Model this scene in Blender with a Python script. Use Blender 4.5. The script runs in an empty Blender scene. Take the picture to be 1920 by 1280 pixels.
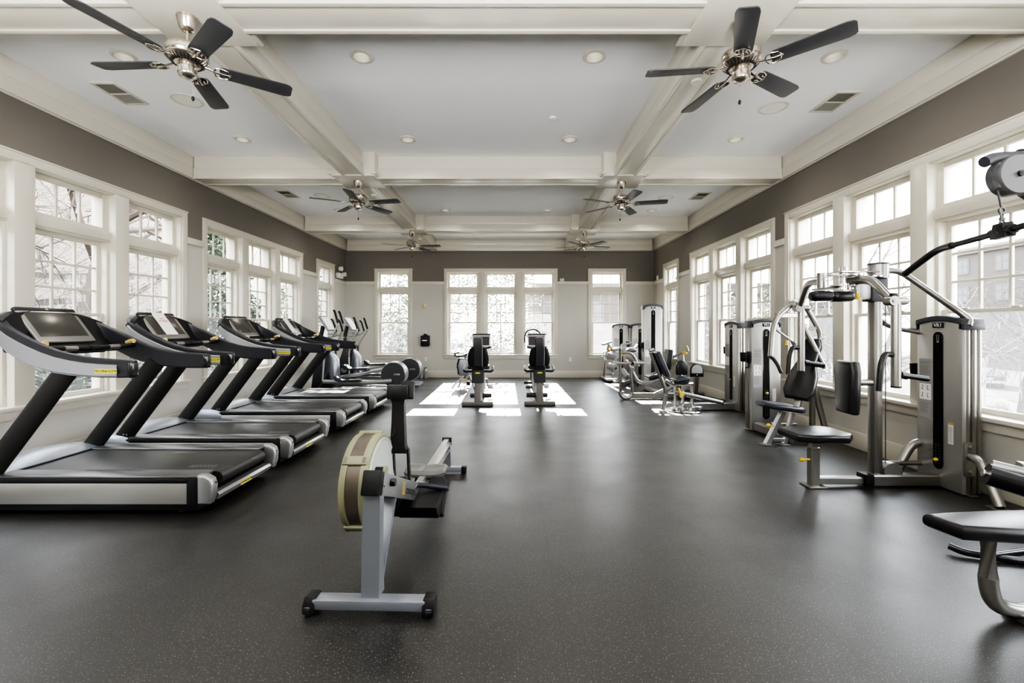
import bpy, bmesh, math, random
from mathutils import Matrix, Vector
PI = math.pi
sin, cos, R = math.sin, math.cos, math.radians
scene = bpy.context.scene
COL = scene.collection
random.seed(7)

# ------------------------------------------------------------------ materials
def N(nt, typ, x=0, y=0, **kw):
    n = nt.nodes.new(typ)
    n.location = (x, y)
    for k, v in kw.items():
        setattr(n, k, v)
    return n

def mat(name, col, rough=.5, metal=0., var=.06, scale=9., bump=0., bscale=120., coat=0., emit=0., spec=None):
    m = bpy.data.materials.new(name)
    m.use_nodes = True
    nt = m.node_tree
    b = nt.nodes['Principled BSDF']
    tc = N(nt, 'ShaderNodeTexCoord', -900)
    no = N(nt, 'ShaderNodeTexNoise', -700)
    no.inputs['Scale'].default_value = scale
    no.inputs['Detail'].default_value = 3
    nt.links.new(tc.outputs['Object'], no.inputs['Vector'])
    mx = N(nt, 'ShaderNodeMixRGB', -400)
    mx.inputs[1].default_value = tuple(c * (1 - var) for c in col) + (1,)
    mx.inputs[2].default_value = tuple(min(1, c * (1 + var)) for c in col) + (1,)
    nt.links.new(no.outputs['Fac'], mx.inputs[0])
    nt.links.new(mx.outputs[0], b.inputs['Base Color'])
    b.inputs['Roughness'].default_value = rough
    b.inputs['Metallic'].default_value = metal
    if spec is not None:
        b.inputs['Specular IOR Level'].default_value = spec
    if coat:
        b.inputs['Coat Weight'].default_value = coat
        b.inputs['Coat Roughness'].default_value = .08
    if emit:
        b.inputs['Emission Color'].default_value = tuple(col) + (1,)
        b.inputs['Emission Strength'].default_value = emit
    if bump:
        n2 = N(nt, 'ShaderNodeTexNoise', -700, -300)
        n2.inputs['Scale'].default_value = bscale
        nt.links.new(tc.outputs['Object'], n2.inputs['Vector'])
        bp = N(nt, 'ShaderNodeBump', -300, -300)
        bp.inputs['Strength'].default_value = bump
        bp.inputs['Distance'].default_value = .01
        nt.links.new(n2.outputs['Fac'], bp.inputs['Height'])
        nt.links.new(bp.outputs['Normal'], b.inputs['Normal'])
    return m

M = {}
def defmat(k, *a, **kw):
    M[k] = mat(k, *a, **kw)
defmat('wall_dark', (.185, .170, .152), .75, var=.03, bump=.05, bscale=300)
defmat('wall_light', (.54, .525, .48), .7, var=.02, bump=.05, bscale=300)
defmat('trim', (.62, .59, .51), .32, var=.02)
defmat('beam', (.66, .632, .555), .25, var=.02)
defmat('ceiling', (.86, .87, .905), .8, var=.015)
defmat('silver', (.33, .32, .30), .30, .9, var=.04)
defmat('silver_light', (.36, .36, .355), .32, .75, var=.03)
defmat('silver_face', (.42, .41, .395), .36, .7, var=.04, scale=4)
defmat('alu', (.72, .71, .69), .28, .9, var=.04)
defmat('chrome', (.78, .78, .78), .1, 1., var=.03)
defmat('nickel', (.52, .47, .41), .25, 1., var=.05)
defmat('black', (.010, .010, .011), .42, var=.15, spec=.3)
defmat('black_gloss', (.01, .01, .012), .18, var=.1, coat=.3)
defmat('vinyl', (.010, .010, .011), .30, var=.15, spec=.45, bump=.05, bscale=350)
defmat('vinyl_blue', (.02, .022, .034), .35, var=.15, bump=.05, bscale=350)
defmat('charcoal', (.045, .047, .055), .45, .2, var=.1)
defmat('post_black', (.016, .016, .016), .45, var=.1, spec=.35)
defmat('pulley_grey', (.085, .085, .09), .4, .2)
defmat('shell_dark', (.020, .021, .027), .38, .1, var=.1)
defmat('blade', (.042, .042, .047), .45, var=.15, scale=20)
defmat('belt', (.022, .022, .022), .42, var=.2, scale=60, bump=.1, bscale=400)
defmat('rail_dark', (.16, .16, .165), .3, .7, var=.06)
defmat('screen', (.055, .053, .048), .25, var=.05)
defmat('screen_dim', (.03, .022, .03), .2, var=.1)
defmat('screen_white', (.85, .85, .86), .35, var=.03)
defmat('yellow', (.72, .52, .05), .4, var=.08)
defmat('yellow_logo', (.70, .68, .06), .45, var=.03)
defmat('brass', (.70, .50, .16), .35, .5, var=.08)
defmat('red', (.60, .05, .03), .4, var=.06)
defmat('ink_red', (.55, .10, .12), .6)
defmat('ink', (.02, .02, .02), .6)
defmat('white_ink', (.85, .85, .83), .5, var=.01)
defmat('paper', (.86, .84, .84), .7, var=.02)
defmat('faint_ink', (.13, .13, .13), .6)
defmat('placard', (.30, .30, .295), .5, var=.04)
defmat('cream_plastic', (.25, .25, .155), .38, var=.04)
defmat('pale_disc', (.46, .50, .475), .3, var=.03)
defmat('band_silver', (.36, .37, .40), .34, .6, var=.03)
defmat('blue_silver', (.27, .29, .325), .32, .55, var=.04)
defmat('white_plastic', (.80, .79, .75), .4, var=.02)
defmat('ivory', (.62, .54, .27), .45, var=.03)
defmat('seat_grey', (.11, .108, .105), .38, var=.05)
defmat('slot_black', (.004, .004, .004), .6, spec=.15)
defmat('grey_plastic', (.30, .30, .31), .45, var=.06)
defmat('rubber_grey', (.11, .103, .095), .5, .2, var=.06)
defmat('bulb', (.95, .93, .88), .3, emit=.25)
defmat('can_inside', (.62, .58, .48), .35, .3)
defmat('vent_dark', (.10, .10, .09), .6)
defmat('vent_mid', (.24, .24, .22), .6)
defmat('perf', (.135, .115, .095), .35, .5, var=.35, scale=500, bump=.12, bscale=700)
defmat('steel_cable', (.10, .10, .10), .4, .6)

def floor_material():
    m = bpy.data.materials.new('speckled_rubber')
    m.use_nodes = True
    nt = m.node_tree
    b = nt.nodes['Principled BSDF']
    tc = N(nt, 'ShaderNodeTexCoord', -1500)
    def noise(scale, det, x, y):
        n = N(nt, 'ShaderNodeTexNoise', x, y)
        n.inputs['Scale'].default_value = scale
        n.inputs['Detail'].default_value = det
        nt.links.new(tc.outputs['Object'], n.inputs['Vector'])
        return n
    def ramp(src, p0, p1, c0, c1, x, y):
        r = N(nt, 'ShaderNodeValToRGB', x, y)
        r.color_ramp.elements[0].position = p0
        r.color_ramp.elements[1].position = p1
        r.color_ramp.elements[0].color = c0
        r.color_ramp.elements[1].color = c1
        nt.links.new(src, r.inputs[0])
        return r
    big = ramp(noise(1.1, 4, -1200, 300).outputs['Fac'], .3, .7, (.0085, .0083, .008, 1), (.0145, .014, .0133, 1), -900, 300)
    fl = ramp(noise(150, 2, -1200, 0).outputs['Fac'], .635, .66, (0, 0, 0, 1), (1, 1, 1, 1), -900, 0)
    tint = ramp(noise(47, 0, -1200, -250).outputs['Fac'], .4, .6, (.15, .115, .08, 1), (.18, .17, .155, 1), -900, -250)
    mx = N(nt, 'ShaderNodeMixRGB', -500, 200)
    nt.links.new(fl.outputs[0], mx.inputs[0])
    nt.links.new(big.outputs[0], mx.inputs[1])
    nt.links.new(tint.outputs[0], mx.inputs[2])
    sep = N(nt, 'ShaderNodeSeparateXYZ', -1200, -500)
    nt.links.new(tc.outputs['Object'], sep.inputs[0])
    def math_(op, a, v, x, y=-500):
        q = N(nt, 'ShaderNodeMath', x, y, operation=op)
        nt.links.new(a, q.inputs[0])
        q.inputs[1].default_value = v
        return q
    a = math_('ADD', sep.outputs['X'], 30 * 1.22 - .215, -1050)
    d = math_('DIVIDE', a.outputs[0], 1.22, -900)
    fr = N(nt, 'ShaderNodeMath', -750, -500, operation='FRACT')
    nt.links.new(d.outputs[0], fr.inputs[0])
    lt = math_('LESS_THAN', fr.outputs[0], .0035, -600)
    mx2 = N(nt, 'ShaderNodeMixRGB', -250, 200)
    nt.links.new(lt.outputs[0], mx2.inputs[0])
    nt.links.new(mx.outputs[0], mx2.inputs[1])
    mx2.inputs[2].default_value = (.006, .006, .006, 1)
    nt.links.new(mx2.outputs[0], b.inputs['Base Color'])
    rr = ramp(noise(2.3, 5, -900, -800).outputs['Fac'], .3, .75, (.36, .36, .36, 1), (.48, .48, .48, 1), -500, -700)
    nt.links.new(rr.outputs[0], b.inputs['Roughness'])
    b.inputs['Specular IOR Level'].default_value = .6
    b.inputs['Coat Weight'].default_value = .3
    b.inputs['Coat Roughness'].default_value = .40
    bp = N(nt, 'ShaderNodeBump', -250, -300)
    bp.inputs['Strength'].default_value = .12
    bp.inputs['Distance'].default_value = .003
    nt.links.new(noise(330, 2, -700, -1000).outputs['Fac'], bp.inputs['Height'])
    nt.links.new(bp.outputs['Normal'], b.inputs['Normal'])
    return m
M['floor'] = floor_material()

def glass_material(name, haze, hazecol, gloss):
    m = bpy.data.materials.new(name)
    m.use_nodes = True
    nt = m.node_tree
    nt.nodes.clear()
    out = N(nt, 'ShaderNodeOutputMaterial', 600)
    tr = N(nt, 'ShaderNodeBsdfTransparent', -200, 200)
    gl = N(nt, 'ShaderNodeBsdfGlossy', -200, 0)
    gl.inputs['Roughness'].default_value = .02
    tl = N(nt, 'ShaderNodeBsdfTranslucent', -200, -200)
    tl.inputs['Color'].default_value = hazecol
    tc = N(nt, 'ShaderNodeTexCoord', -900)
    no = N(nt, 'ShaderNodeTexNoise', -700)
    no.inputs['Scale'].default_value = 5
    nt.links.new(tc.outputs['Object'], no.inputs['Vector'])
    mp = N(nt, 'ShaderNodeMapRange', -450, -350)
    mp.inputs['To Min'].default_value = haze * .75
    mp.inputs['To Max'].default_value = haze * 1.25
    nt.links.new(no.outputs['Fac'], mp.inputs['Value'])
    m1 = N(nt, 'ShaderNodeMixShader', 100, 100)
    nt.links.new(mp.outputs[0], m1.inputs[0])
    nt.links.new(tr.outputs[0], m1.inputs[1])
    nt.links.new(tl.outputs[0], m1.inputs[2])
    m2 = N(nt, 'ShaderNodeMixShader', 350, 0)
    m2.inputs[0].default_value = gloss
    nt.links.new(m1.outputs[0], m2.inputs[1])
    nt.links.new(gl.outputs[0], m2.inputs[2])
    nt.links.new(m2.outputs[0], out.inputs['Surface'])
    return m
M['glass'] = glass_material('window_glass', .018, (.9, .92, .95, 1), .04)
M['insect_screen'] = glass_material('insect_screen_mesh', .13, (.42, .42, .43, 1), .0)

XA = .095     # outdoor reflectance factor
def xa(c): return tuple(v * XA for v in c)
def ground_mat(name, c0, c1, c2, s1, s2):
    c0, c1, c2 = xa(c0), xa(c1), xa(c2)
    m = bpy.data.materials.new(name)
    m.use_nodes = True
    nt = m.node_tree
    b = nt.nodes['Principled BSDF']
    b.inputs['Roughness'].default_value = .95
    tc = N(nt, 'ShaderNodeTexCoord', -1200)
    n1 = N(nt, 'ShaderNodeTexNoise', -1000, 200)
    n1.inputs['Scale'].default_value = s1
    n1.inputs['Detail'].default_value = 8
    n1.inputs['Roughness'].default_value = .75
    n2 = N(nt, 'ShaderNodeTexNoise', -1000, -200)
    n2.inputs['Scale'].default_value = s2
    n2.inputs['Detail'].default_value = 4
    for q in (n1, n2):
        nt.links.new(tc.outputs['Object'], q.inputs['Vector'])
    r1 = N(nt, 'ShaderNodeValToRGB', -700, 200)
    r1.color_ramp.elements[0].position = .35
    r1.color_ramp.elements[1].position = .65
    r1.color_ramp.elements[0].color = c0 + (1,)
    r1.color_ramp.elements[1].color = c1 + (1,)
    nt.links.new(n1.outputs['Fac'], r1.inputs[0])
    r2 = N(nt, 'ShaderNodeValToRGB', -700, -200)
    r2.color_ramp.elements[0].position = .5
    r2.color_ramp.elements[1].position = .65
    nt.links.new(n2.outputs['Fac'], r2.inputs[0])
    mx = N(nt, 'ShaderNodeMixRGB', -300)
    nt.links.new(r2.outputs[0], mx.inputs[0])
    nt.links.new(r1.outputs[0], mx.inputs[1])
    mx.inputs[2].default_value = c2 + (1,)
    nt.links.new(mx.outputs[0], b.inputs['Base Color'])
    return m
M['litter'] = ground_mat('leaf_litter', (.06, .035, .02), (.20, .14, .10), (.30, .235, .18), 3.0, 1.3)
M['lawn'] = ground_mat('dry_winter_lawn', (.20, .20, .13), (.36, .33, .25), (.40, .38, .32), 4, .5)
M['asphalt'] = ground_mat('pale_asphalt', (.20, .21, .23), (.27, .28, .30), (.30, .31, .33), 3, .4)
M['concrete'] = ground_mat('pale_concrete', (.50, .48, .45), (.62, .60, .57), (.58, .57, .54), 3, .8)
defmat('bark', (.10, .08, .065), .9, var=.35, scale=14)
defmat('bark_pale', (.05, .045, .04), .9, var=.3, scale=14)
defmat('leaf_dark', (.040, .060, .030), .45, var=.5, scale=30)
defmat('leaf_mid', (.055, .078, .032), .5, var=.5, scale=20)
defmat('leaf_yellow', (.12, .125, .05), .5, var=.4, scale=20)
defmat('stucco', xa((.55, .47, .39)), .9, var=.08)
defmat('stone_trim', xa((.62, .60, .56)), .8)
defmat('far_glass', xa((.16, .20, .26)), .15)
defmat('brush', (.075, .05, .035), .9, var=.4, scale=3)
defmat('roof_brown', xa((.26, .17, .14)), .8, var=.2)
defmat('car_paint', (.045, .018, .018), .25, .3, coat=.5)
defmat('car_light', (.16, .01, .01), .3)

def brick_mat():
    m = bpy.data.materials.new('red_brick')
    m.use_nodes = True
    nt = m.node_tree
    b = nt.nodes['Principled BSDF']
    b.inputs['Roughness'].default_value = .9
    tc = N(nt, 'ShaderNodeTexCoord', -900)
    mp = N(nt, 'ShaderNodeMapping', -700)
    mp.inputs['Rotation'].default_value = (PI / 2, 0, 0)
    br = N(nt, 'ShaderNodeTexBrick', -400)
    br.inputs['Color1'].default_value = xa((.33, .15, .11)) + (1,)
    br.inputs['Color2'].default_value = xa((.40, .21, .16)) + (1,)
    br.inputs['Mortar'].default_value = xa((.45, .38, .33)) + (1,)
    br.inputs['Scale'].default_value = 4
    nt.links.new(tc.outputs['Object'], mp.inputs[0])
    nt.links.new(mp.outputs[0], br.inputs['Vector'])
    nt.links.new(br.outputs['Color'], b.inputs['Base Color'])
    return m
M['brick'] = brick_mat()

# ------------------------------------------------------------------ mesh builder
def rotz(a): return Matrix.Rotation(a, 4, 'Z')
def rotx(a): return Matrix.Rotation(a, 4, 'X')
def roty(a): return Matrix.Rotation(a, 4, 'Y')
def T(x, y, z): return Matrix.Translation((x, y, z))

class MB:
    def __init__(s, Mx=None):
        s.v, s.f, s.m = [], [], []
        s.M = Mx or Matrix.Identity(4)
    def add(s, vs, fs, mat=0, Mx=None):
        o = len(s.v)
        T_ = s.M @ Mx if Mx is not None else s.M
        s.v += [T_ @ Vector(p) for p in vs]
        s.f += [tuple(i + o for i in f) for f in fs]
        s.m += [mat] * len(fs)
        return s
    def bm(s, b, mat=0, Mx=None):
        b.verts.index_update()
        s.add([v.co.copy() for v in b.verts], [[v.index for v in f.verts] for f in b.faces], mat, Mx)
        b.free()
        return s
    def box(s, c, d, r=0., mat=0, Mx=None, seg=2):
        b = bmesh.new()
        bmesh.ops.create_cube(b, size=1)
        for v in b.verts:
            v.co = Vector((v.co.x * d[0], v.co.y * d[1], v.co.z * d[2]))
        if r:
            r = min(r, min(d) * .49)
            bmesh.ops.bevel(b, geom=b.edges[:], offset=r, segments=seg, affect='EDGES', profile=.5)
        X = T(*c)
        if Mx is not None:
            X = X @ Mx
        return s.bm(b, mat, X)
    def bb(s, a, b_, r=0., mat=0):
        return s.box([(a[i] + b_[i]) / 2 for i in range(3)], [abs(b_[i] - a[i]) for i in range(3)], r, mat)
    def prism(s, poly, h0, h1, plane='xz', r=0., mat=0, Mx=None, seg=2):
        """poly in the named plane, extruded along the remaining axis from h0 to h1"""
        b = bmesh.new()
        def p3(u, w, h):
            return {'xz': (u, h, w), 'yz': (h, u, w), 'xy': (u, w, h)}[plane]
        lo = [b.verts.new(p3(u, w, h0)) for u, w in poly]
        hi = [b.verts.new(p3(u, w, h1)) for u, w in poly]
        n = len(poly)
        b.faces.new(lo)
        b.faces.new(hi[::-1])
        for i in range(n):
            b.faces.new((lo[i], hi[i], hi[(i + 1) % n], lo[(i + 1) % n]))
        bmesh.ops.recalc_face_normals(b, faces=b.faces[:])
        if r:
            ed = [e for e in b.edges if (e.verts[0] in lo) == (e.verts[1] in lo)]
            bmesh.ops.bevel(b, geom=ed, offset=r, segments=seg, affect='EDGES', profile=.5)
        return s.bm(b, mat, Mx)
    def tube(s, pts, r, n=10, fillet=0., mat=0, ry=None, up=(0, 0, 1), cap=True, r1=None, rect=False):
        pts = [Vector(p) for p in pts]
        if fillet:
            out = [pts[0]]
            for i in range(1, len(pts) - 1):
                a, p, c = pts[i - 1], pts[i], pts[i + 1]
                d = min(fillet, (a - p).length * .48, (c - p).length * .48)
                q0, q1 = p + (a - p).normalized() * d, p + (c - p).normalized() * d
                for k in range(6):
                    t = k / 5
                    out.append(q0 * (1 - t) ** 2 + p * 2 * t * (1 - t) + q1 * t * t)
            out.append(pts[-1])
            pts = out
        ry = ry or r
        up = Vector(up)
        vs, fs = [], []
        m = len(pts)
        for i, p in enumerate(pts):
            t = (pts[min(i + 1, m - 1)] - pts[max(i - 1, 0)]).normalized()
            u = t.cross(up)
            if u.length < 1e-3:
                u = t.cross(Vector((0, 1, 0)))
                if u.length < 1e-3:
                    u = t.cross(Vector((1, 0, 0)))
            u.normalize()
            w = u.cross(t).normalized()
            k = 1 if r1 is None else 1 + (r1 / r - 1) * i / (m - 1)
            if rect:
                prof = []
                q = .25
                for sx, sy in ((1, 1), (-1, 1), (-1, -1), (1, -1)):
                    pts2 = [(sx, sy * (1 - q * r / ry if ry else q)), (sx * (1 - q), sy)]
                    if sx * sy < 0:
                        pts2.reverse()
                    prof += pts2
                nn = 8
            else:
                nn = n
                prof = [(cos(2 * PI * j / n), sin(2 * PI * j / n)) for j in range(n)]
            vs += [p + u * (a * r * k) + w * (b * ry * k) for a, b in prof]
        n = nn
        for i in range(m - 1):
            for j in range(n):
                fs.append((i * n + j, i * n + (j + 1) % n, (i + 1) * n + (j + 1) % n, (i + 1) * n + j))
        if cap:
            fs.append(tuple(range(n))[::-1])
            fs.append(tuple((m - 1) * n + j for j in range(n)))
        return s.add(vs, fs, mat)
    def bar(s, a, b, w, h, mat=0, up=(0, 0, 1)):
        return s.tube([a, b], w / 2, mat=mat, ry=h / 2, up=up, rect=True)
    def cyl(s, a, b, r, n=16, mat=0, r1=None):
        return s.tube([a, b], r, n, mat=mat, r1=r1)
    def lathe(s, prof, c=(0, 0, 0), axis='z', n=24, mat=0, Mx=None):
        vs, fs = [], []
        m = len(prof)
        for r, h in prof:
            for j in range(n):
                a = 2 * PI * j / n
                p = (r * cos(a), r * sin(a), h)
                if axis == 'y':
                    p = (p[0], p[2], p[1])
                elif axis == 'x':
                    p = (p[2], p[0], p[1])
                vs.append((p[0] + c[0], p[1] + c[1], p[2] + c[2]))
        for i in range(m - 1):
            for j in range(n):
                f = (i * n + j, i * n + (j + 1) % n, (i + 1) * n + (j + 1) % n, (i + 1) * n + j)
                fs.append(f)
        if prof[0][0] > 1e-5:
            fs.append(tuple(range(n))[::-1])
        if prof[-1][0] > 1e-5:
            fs.append(tuple((m - 1) * n + j for j in range(n)))
        return s.add(vs, fs, mat, Mx)
    def ring(s, prof, c=(0, 0, 0), axis='z', n=28, mat=0):
        """closed profile revolved: a torus-like ring"""
        vs, fs = [], []
        m = len(prof)
        for r, h in prof:
            for j in range(n):
                a = 2 * PI * j / n
                p = (r * cos(a), r * sin(a), h)
                if axis == 'y':
                    p = (p[0], p[2], p[1])
                elif axis == 'x':
                    p = (p[2], p[0], p[1])
                vs.append((p[0] + c[0], p[1] + c[1], p[2] + c[2]))
        for i in range(m):
            i2 = (i + 1) % m
            for j in range(n):
                fs.append((i * n + j, i * n + (j + 1) % n, i2 * n + (j + 1) % n, i2 * n + j))
        return s.add(vs, fs, mat)
    def ball(s, c, r, mat=0, n=12):
        r = r if hasattr(r, '__len__') else (r, r, r)
        b = bmesh.new()
        bmesh.ops.create_uvsphere(b, u_segments=n, v_segments=max(6, n // 2), radius=1)
        for v in b.verts:
            v.co = Vector((v.co.x * r[0], v.co.y * r[1], v.co.z * r[2]))
        return s.bm(b, mat, T(*c))
    def loft(s, secs, mat=0, closed=True, cap=True):
        n = len(secs[0])
        vs = [p for sec in secs for p in sec]
        fs = []
        for i in range(len(secs) - 1):
            for j in range(n if closed else n - 1):
                fs.append((i * n + j, i * n + (j + 1) % n, (i + 1) * n + (j + 1) % n, (i + 1) * n + j))
        if cap and closed:
            fs.append(tuple(range(n))[::-1])
            fs.append(tuple((len(secs) - 1) * n + j for j in range(n)))
        return s.add(vs, fs, mat)
    def text(s, body, size, Mx, mat=0, depth=.0008):
        cu = bpy.data.curves.new('t', 'FONT')
        cu.body = body
        cu.size = size
        cu.extrude = depth
        cu.align_x = 'CENTER'
        cu.align_y = 'CENTER'
        cu.resolution_u = 2
        ob = bpy.data.objects.new('t', cu)
        COL.objects.link(ob)
        bpy.context.view_layer.update()
        dg = bpy.context.evaluated_depsgraph_get()
        me = bpy.data.meshes.new_from_object(ob.evaluated_get(dg))
        s.add([v.co.copy() for v in me.vertices], [list(p.vertices) for p in me.polygons], mat, Mx)
        bpy.data.objects.remove(ob)
        bpy.data.meshes.remove(me)
        bpy.data.curves.remove(cu)
        return s

ORG = {}
def obj(name, mb, mats, parent=None, label=None, ang=38):
    if isinstance(mats, str):
        mats = [mats]
    me = bpy.data.meshes.new(name)
    off = ORG.get(parent.name, Vector((0, 0, 0))) if parent else Vector((0, 0, 0))
    me.from_pydata([v - off for v in mb.v], [], mb.f)
    for k in mats:
        me.materials.append(M[k])
    me.polygons.foreach_set('material_index', mb.m)
    b = bmesh.new()
    b.from_mesh(me)
    bmesh.ops.recalc_face_normals(b, faces=b.faces[:])
    b.to_mesh(me)
    b.free()
    me.polygons.foreach_set('use_smooth', [True] * len(me.polygons))
    me.set_sharp_from_angle(angle=R(ang))
    me.update()
    o = bpy.data.objects.new(name, me)
    COL.objects.link(o)
    if parent:
        o.parent = parent
        ORG[o.name] = off
    if label:
        o['label'] = label
    return o

def tag(o, label, cat, group=None, kind=None):
    o['label'] = label
    o['category'] = cat
    if group:
        o['group'] = group
    if kind:
        o['kind'] = kind
    return o

def thing(name, label, cat, loc=(0, 0, 0), rz=0., group=None, world=False, kind=None):
    o = bpy.data.objects.new(name, None)
    o.empty_display_size = .1
    COL.objects.link(o)
    o.location = loc
    o.rotation_euler = (0, 0, rz)
    if world:
        ORG[o.name] = Vector(loc)
    return tag(o, label, cat, group, kind)

def copy_tree(o, parent=None):
    c = o.copy()
    COL.objects.link(c)
    c.parent = parent
    for ch in [q for q in o.children]:
        copy_tree(ch, c)
    return c

def struct(name, mb, mats, label, cat, ang=38):
    o = obj(name, mb, mats, None, ang=ang)
    return tag(o, label, cat, kind='structure')

def at(x, y, Y):
    """photo pixel + depth -> world point"""
    return Vector(((x - 961) * Y / 830, Y, 1.37 - (y - 615) * Y / 830))
# ================================================================== ROOM
XL, XR, YB, YF = -4.64, 3.93, 12.29, -2.6
ZC, ZB, ZRAIL = 3.84, 3.52, 2.62
WT = .27
Z0, Z1 = .635, 2.925          # window opening
TRI, ONE, BW, MU = 2.97, .87, .87, .18
L_GROUPS = [(1.25, 3), (4.72, 3), (8.195, 3), (10.99, 1)]
R_GROUPS = [(1.30, 3), (4.79, 3), (8.20, 3), (10.98, 1)]
B_GROUPS = [(-3.305, 1), (-.326, 3), (2.62, 1)]
def gw(n): return TRI if n == 3 else ONE

def panel(mb, us, ws, holes, place, th, matf):
    us = sorted(set(round(u, 4) for u in us + [h[0] for h in holes] + [h[1] for h in holes]))
    ws = sorted(set(round(w, 4) for w in ws + [h[2] for h in holes] + [h[3] for h in holes]))
    def solid(i, j):
        if not (0 <= i < len(us) - 1 and 0 <= j < len(ws) - 1):
            return False
        u, w = (us[i] + us[i + 1]) / 2, (ws[j] + ws[j + 1]) / 2
        return not any(h[0] < u < h[1] and h[2] < w < h[3] for h in holes)
    for i in range(len(us) - 1):
        for j in range(len(ws) - 1):
            if not solid(i, j):
                continue
            a, b, c, d = us[i], us[i + 1], ws[j], ws[j + 1]
            m = matf(u=(a + b) / 2, w=(c + d) / 2)
            q = [(a, c), (b, c), (b, d), (a, d)]
            v = [place(u, w, 0) for u, w in q] + [place(u, w, th) for u, w in q]
            fs = [(0, 1, 2, 3), (7, 6, 5, 4)]
            if not solid(i, j - 1): fs.append((0, 4, 5, 1))
            if not solid(i + 1, j): fs.append((1, 5, 6, 2))
            if not solid(i, j + 1): fs.append((2, 6, 7, 3))
            if not solid(i - 1, j): fs.append((3, 7, 4, 0))
            mb.add(v, fs[:1] , m)
            mb.add(v, fs[1:], 2)

wm = lambda u, w: 0 if w > ZRAIL else 1
def holes_of(groups):
    return [(c - gw(n) / 2, c + gw(n) / 2, Z0, Z1) for c, n in groups]
ZT = ZC + .25
mb = MB(); panel(mb, [YF, YB + WT], [-.3, ZRAIL, ZT], holes_of(L_GROUPS), lambda u, w, t: (XL - t, u, w), WT, wm)
struct('wall_left', mb, ['wall_dark', 'wall_light', 'stucco'], 'left wall of the gym, taupe above the rail and pale below', 'wall')
mb = MB(); panel(mb, [YF, YB + WT], [-.3, ZRAIL, ZT], holes_of(R_GROUPS), lambda u, w, t: (XR + t, u, w), WT, wm)
struct('wall_right', mb, ['wall_dark', 'wall_light', 'stucco'], 'right wall of the gym behind the weight machines', 'wall')
mb = MB(); panel(mb, [XL, XR], [-.3, ZRAIL, ZT], holes_of(B_GROUPS), lambda u, w, t: (u, YB + t, w), WT, wm)
struct('wall_back', mb, ['wall_dark', 'wall_light', 'stucco'], 'far end wall with two single windows and one triple window', 'wall')
mb = MB(); panel(mb, [XL, XR], [-.3, ZRAIL, ZT], [], lambda u, w, t: (u, YF - t, w), WT, wm)
struct('wall_front', mb, ['wall_dark', 'wall_light', 'stucco'], 'wall behind the camera', 'wall')
mb = MB(); mb.bb((XL, YF, -.3), (XR, YB, 0))
struct('floor', mb, 'floor', 'black speckled rubber gym floor laid in long sheets', 'floor')

# lights punched into the ceiling
LIGHTS = [(x, y) for y in (4.02, 5.78) for x in (-3.53, -1.37, .745, 2.92)] + [(-3.62, 9.25), (-1.39, 9.23), (.735, 9.23), (2.92, 9.28)]
mb = MB(); panel(mb, [XL, XR], [YF, YB], [(x - .07, x + .07, y - .07, y + .07) for x, y in LIGHTS], lambda u, w, t: (u, w, ZC + t), .25, lambda u, w: 0)
struct('ceiling', mb, ['ceiling', 'ceiling', 'ceiling'], 'pale blue-white coffered ceiling', 'ceiling')

# perimeter boards
def perim(name, a, b, lab):
    m = MB(); lo, hi = a, b
    m.bb(lo, hi, .006)
    struct(name, m, 'beam', lab, 'trim')
n_trim = [0]
def trim(mb, mats, lab):
    n_trim[0] += 1
    return struct('trim_%d' % n_trim[0], mb, mats, lab, 'trim')
def board(p0, p1, side, lab):
    """crown board: lower band thicker than the upper band; side = inward normal"""
    m = MB()
    for z0, z1, t in ((ZB, ZB + .145, .055), (ZB + .149, ZC, .045), (ZB - .012, ZB + .02, .03)):
        a = (p0[0], p0[1], z0)
        b = (p1[0] + side[0] * t, p1[1] + side[1] * t, z1)
        m.bb(a, b, .004)
    trim(m, 'beam', lab)
board((XL, YF), (XL, YB), (1, 0), 'deep white crown board along the top of the left wall')
board((XR, YF), (XR, YB), (-1, 0), 'deep white crown board along the top of the right wall')
board((XL + .06, YB), (XR - .06, YB), (0, -1), 'deep white crown board along the top of the far wall')
BX, BY = (-2.235, 1.58), (-.34, 3.07, 6.49, 9.89)
for i, x in enumerate(BX):
    m = MB()
    m.bb((x - .14, YF, ZB), (x + .14, YB - .06, ZB + .145), .006)
    m.bb((x - .125, YF, ZB + .14), (x + .125, YB - .06, ZC), .004)
    m.bb((x - .155, YF, ZB - .012), (x - .115, YB - .06, ZB + .012), .004)
    m.bb((x + .115, YF, ZB - .012), (x + .155, YB - .06, ZB + .012), .004)
    trim(m, 'beam', ('left', 'right')[i] + ' long white ceiling beam running away from the camera')
segs = [(XL + .06, BX[0] - .14), (BX[0] + .14, BX[1] - .14), (BX[1] + .14, XR - .06)]
for j, y in enumerate(BY):
    m = MB()
    for a, b in segs:
        m.bb((a, y - .14, ZB), (b, y + .14, ZB + .145), .006)
        m.bb((a, y - .125, ZB + .14), (b, y + .125, ZC), .004)
        m.bb((a, y - .155, ZB - .012), (b, y - .115, ZB + .012), .004)
        m.bb((a, y + .115, ZB - .012), (b, y + .155, ZB + .012), .004)
    trim(m, 'beam', ('white cross beam overhead behind the camera', 'nearest white cross beam at the top of the picture', 'middle white cross beam of the ceiling', 'farthest white cross beam of the ceiling')[j])
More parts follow.
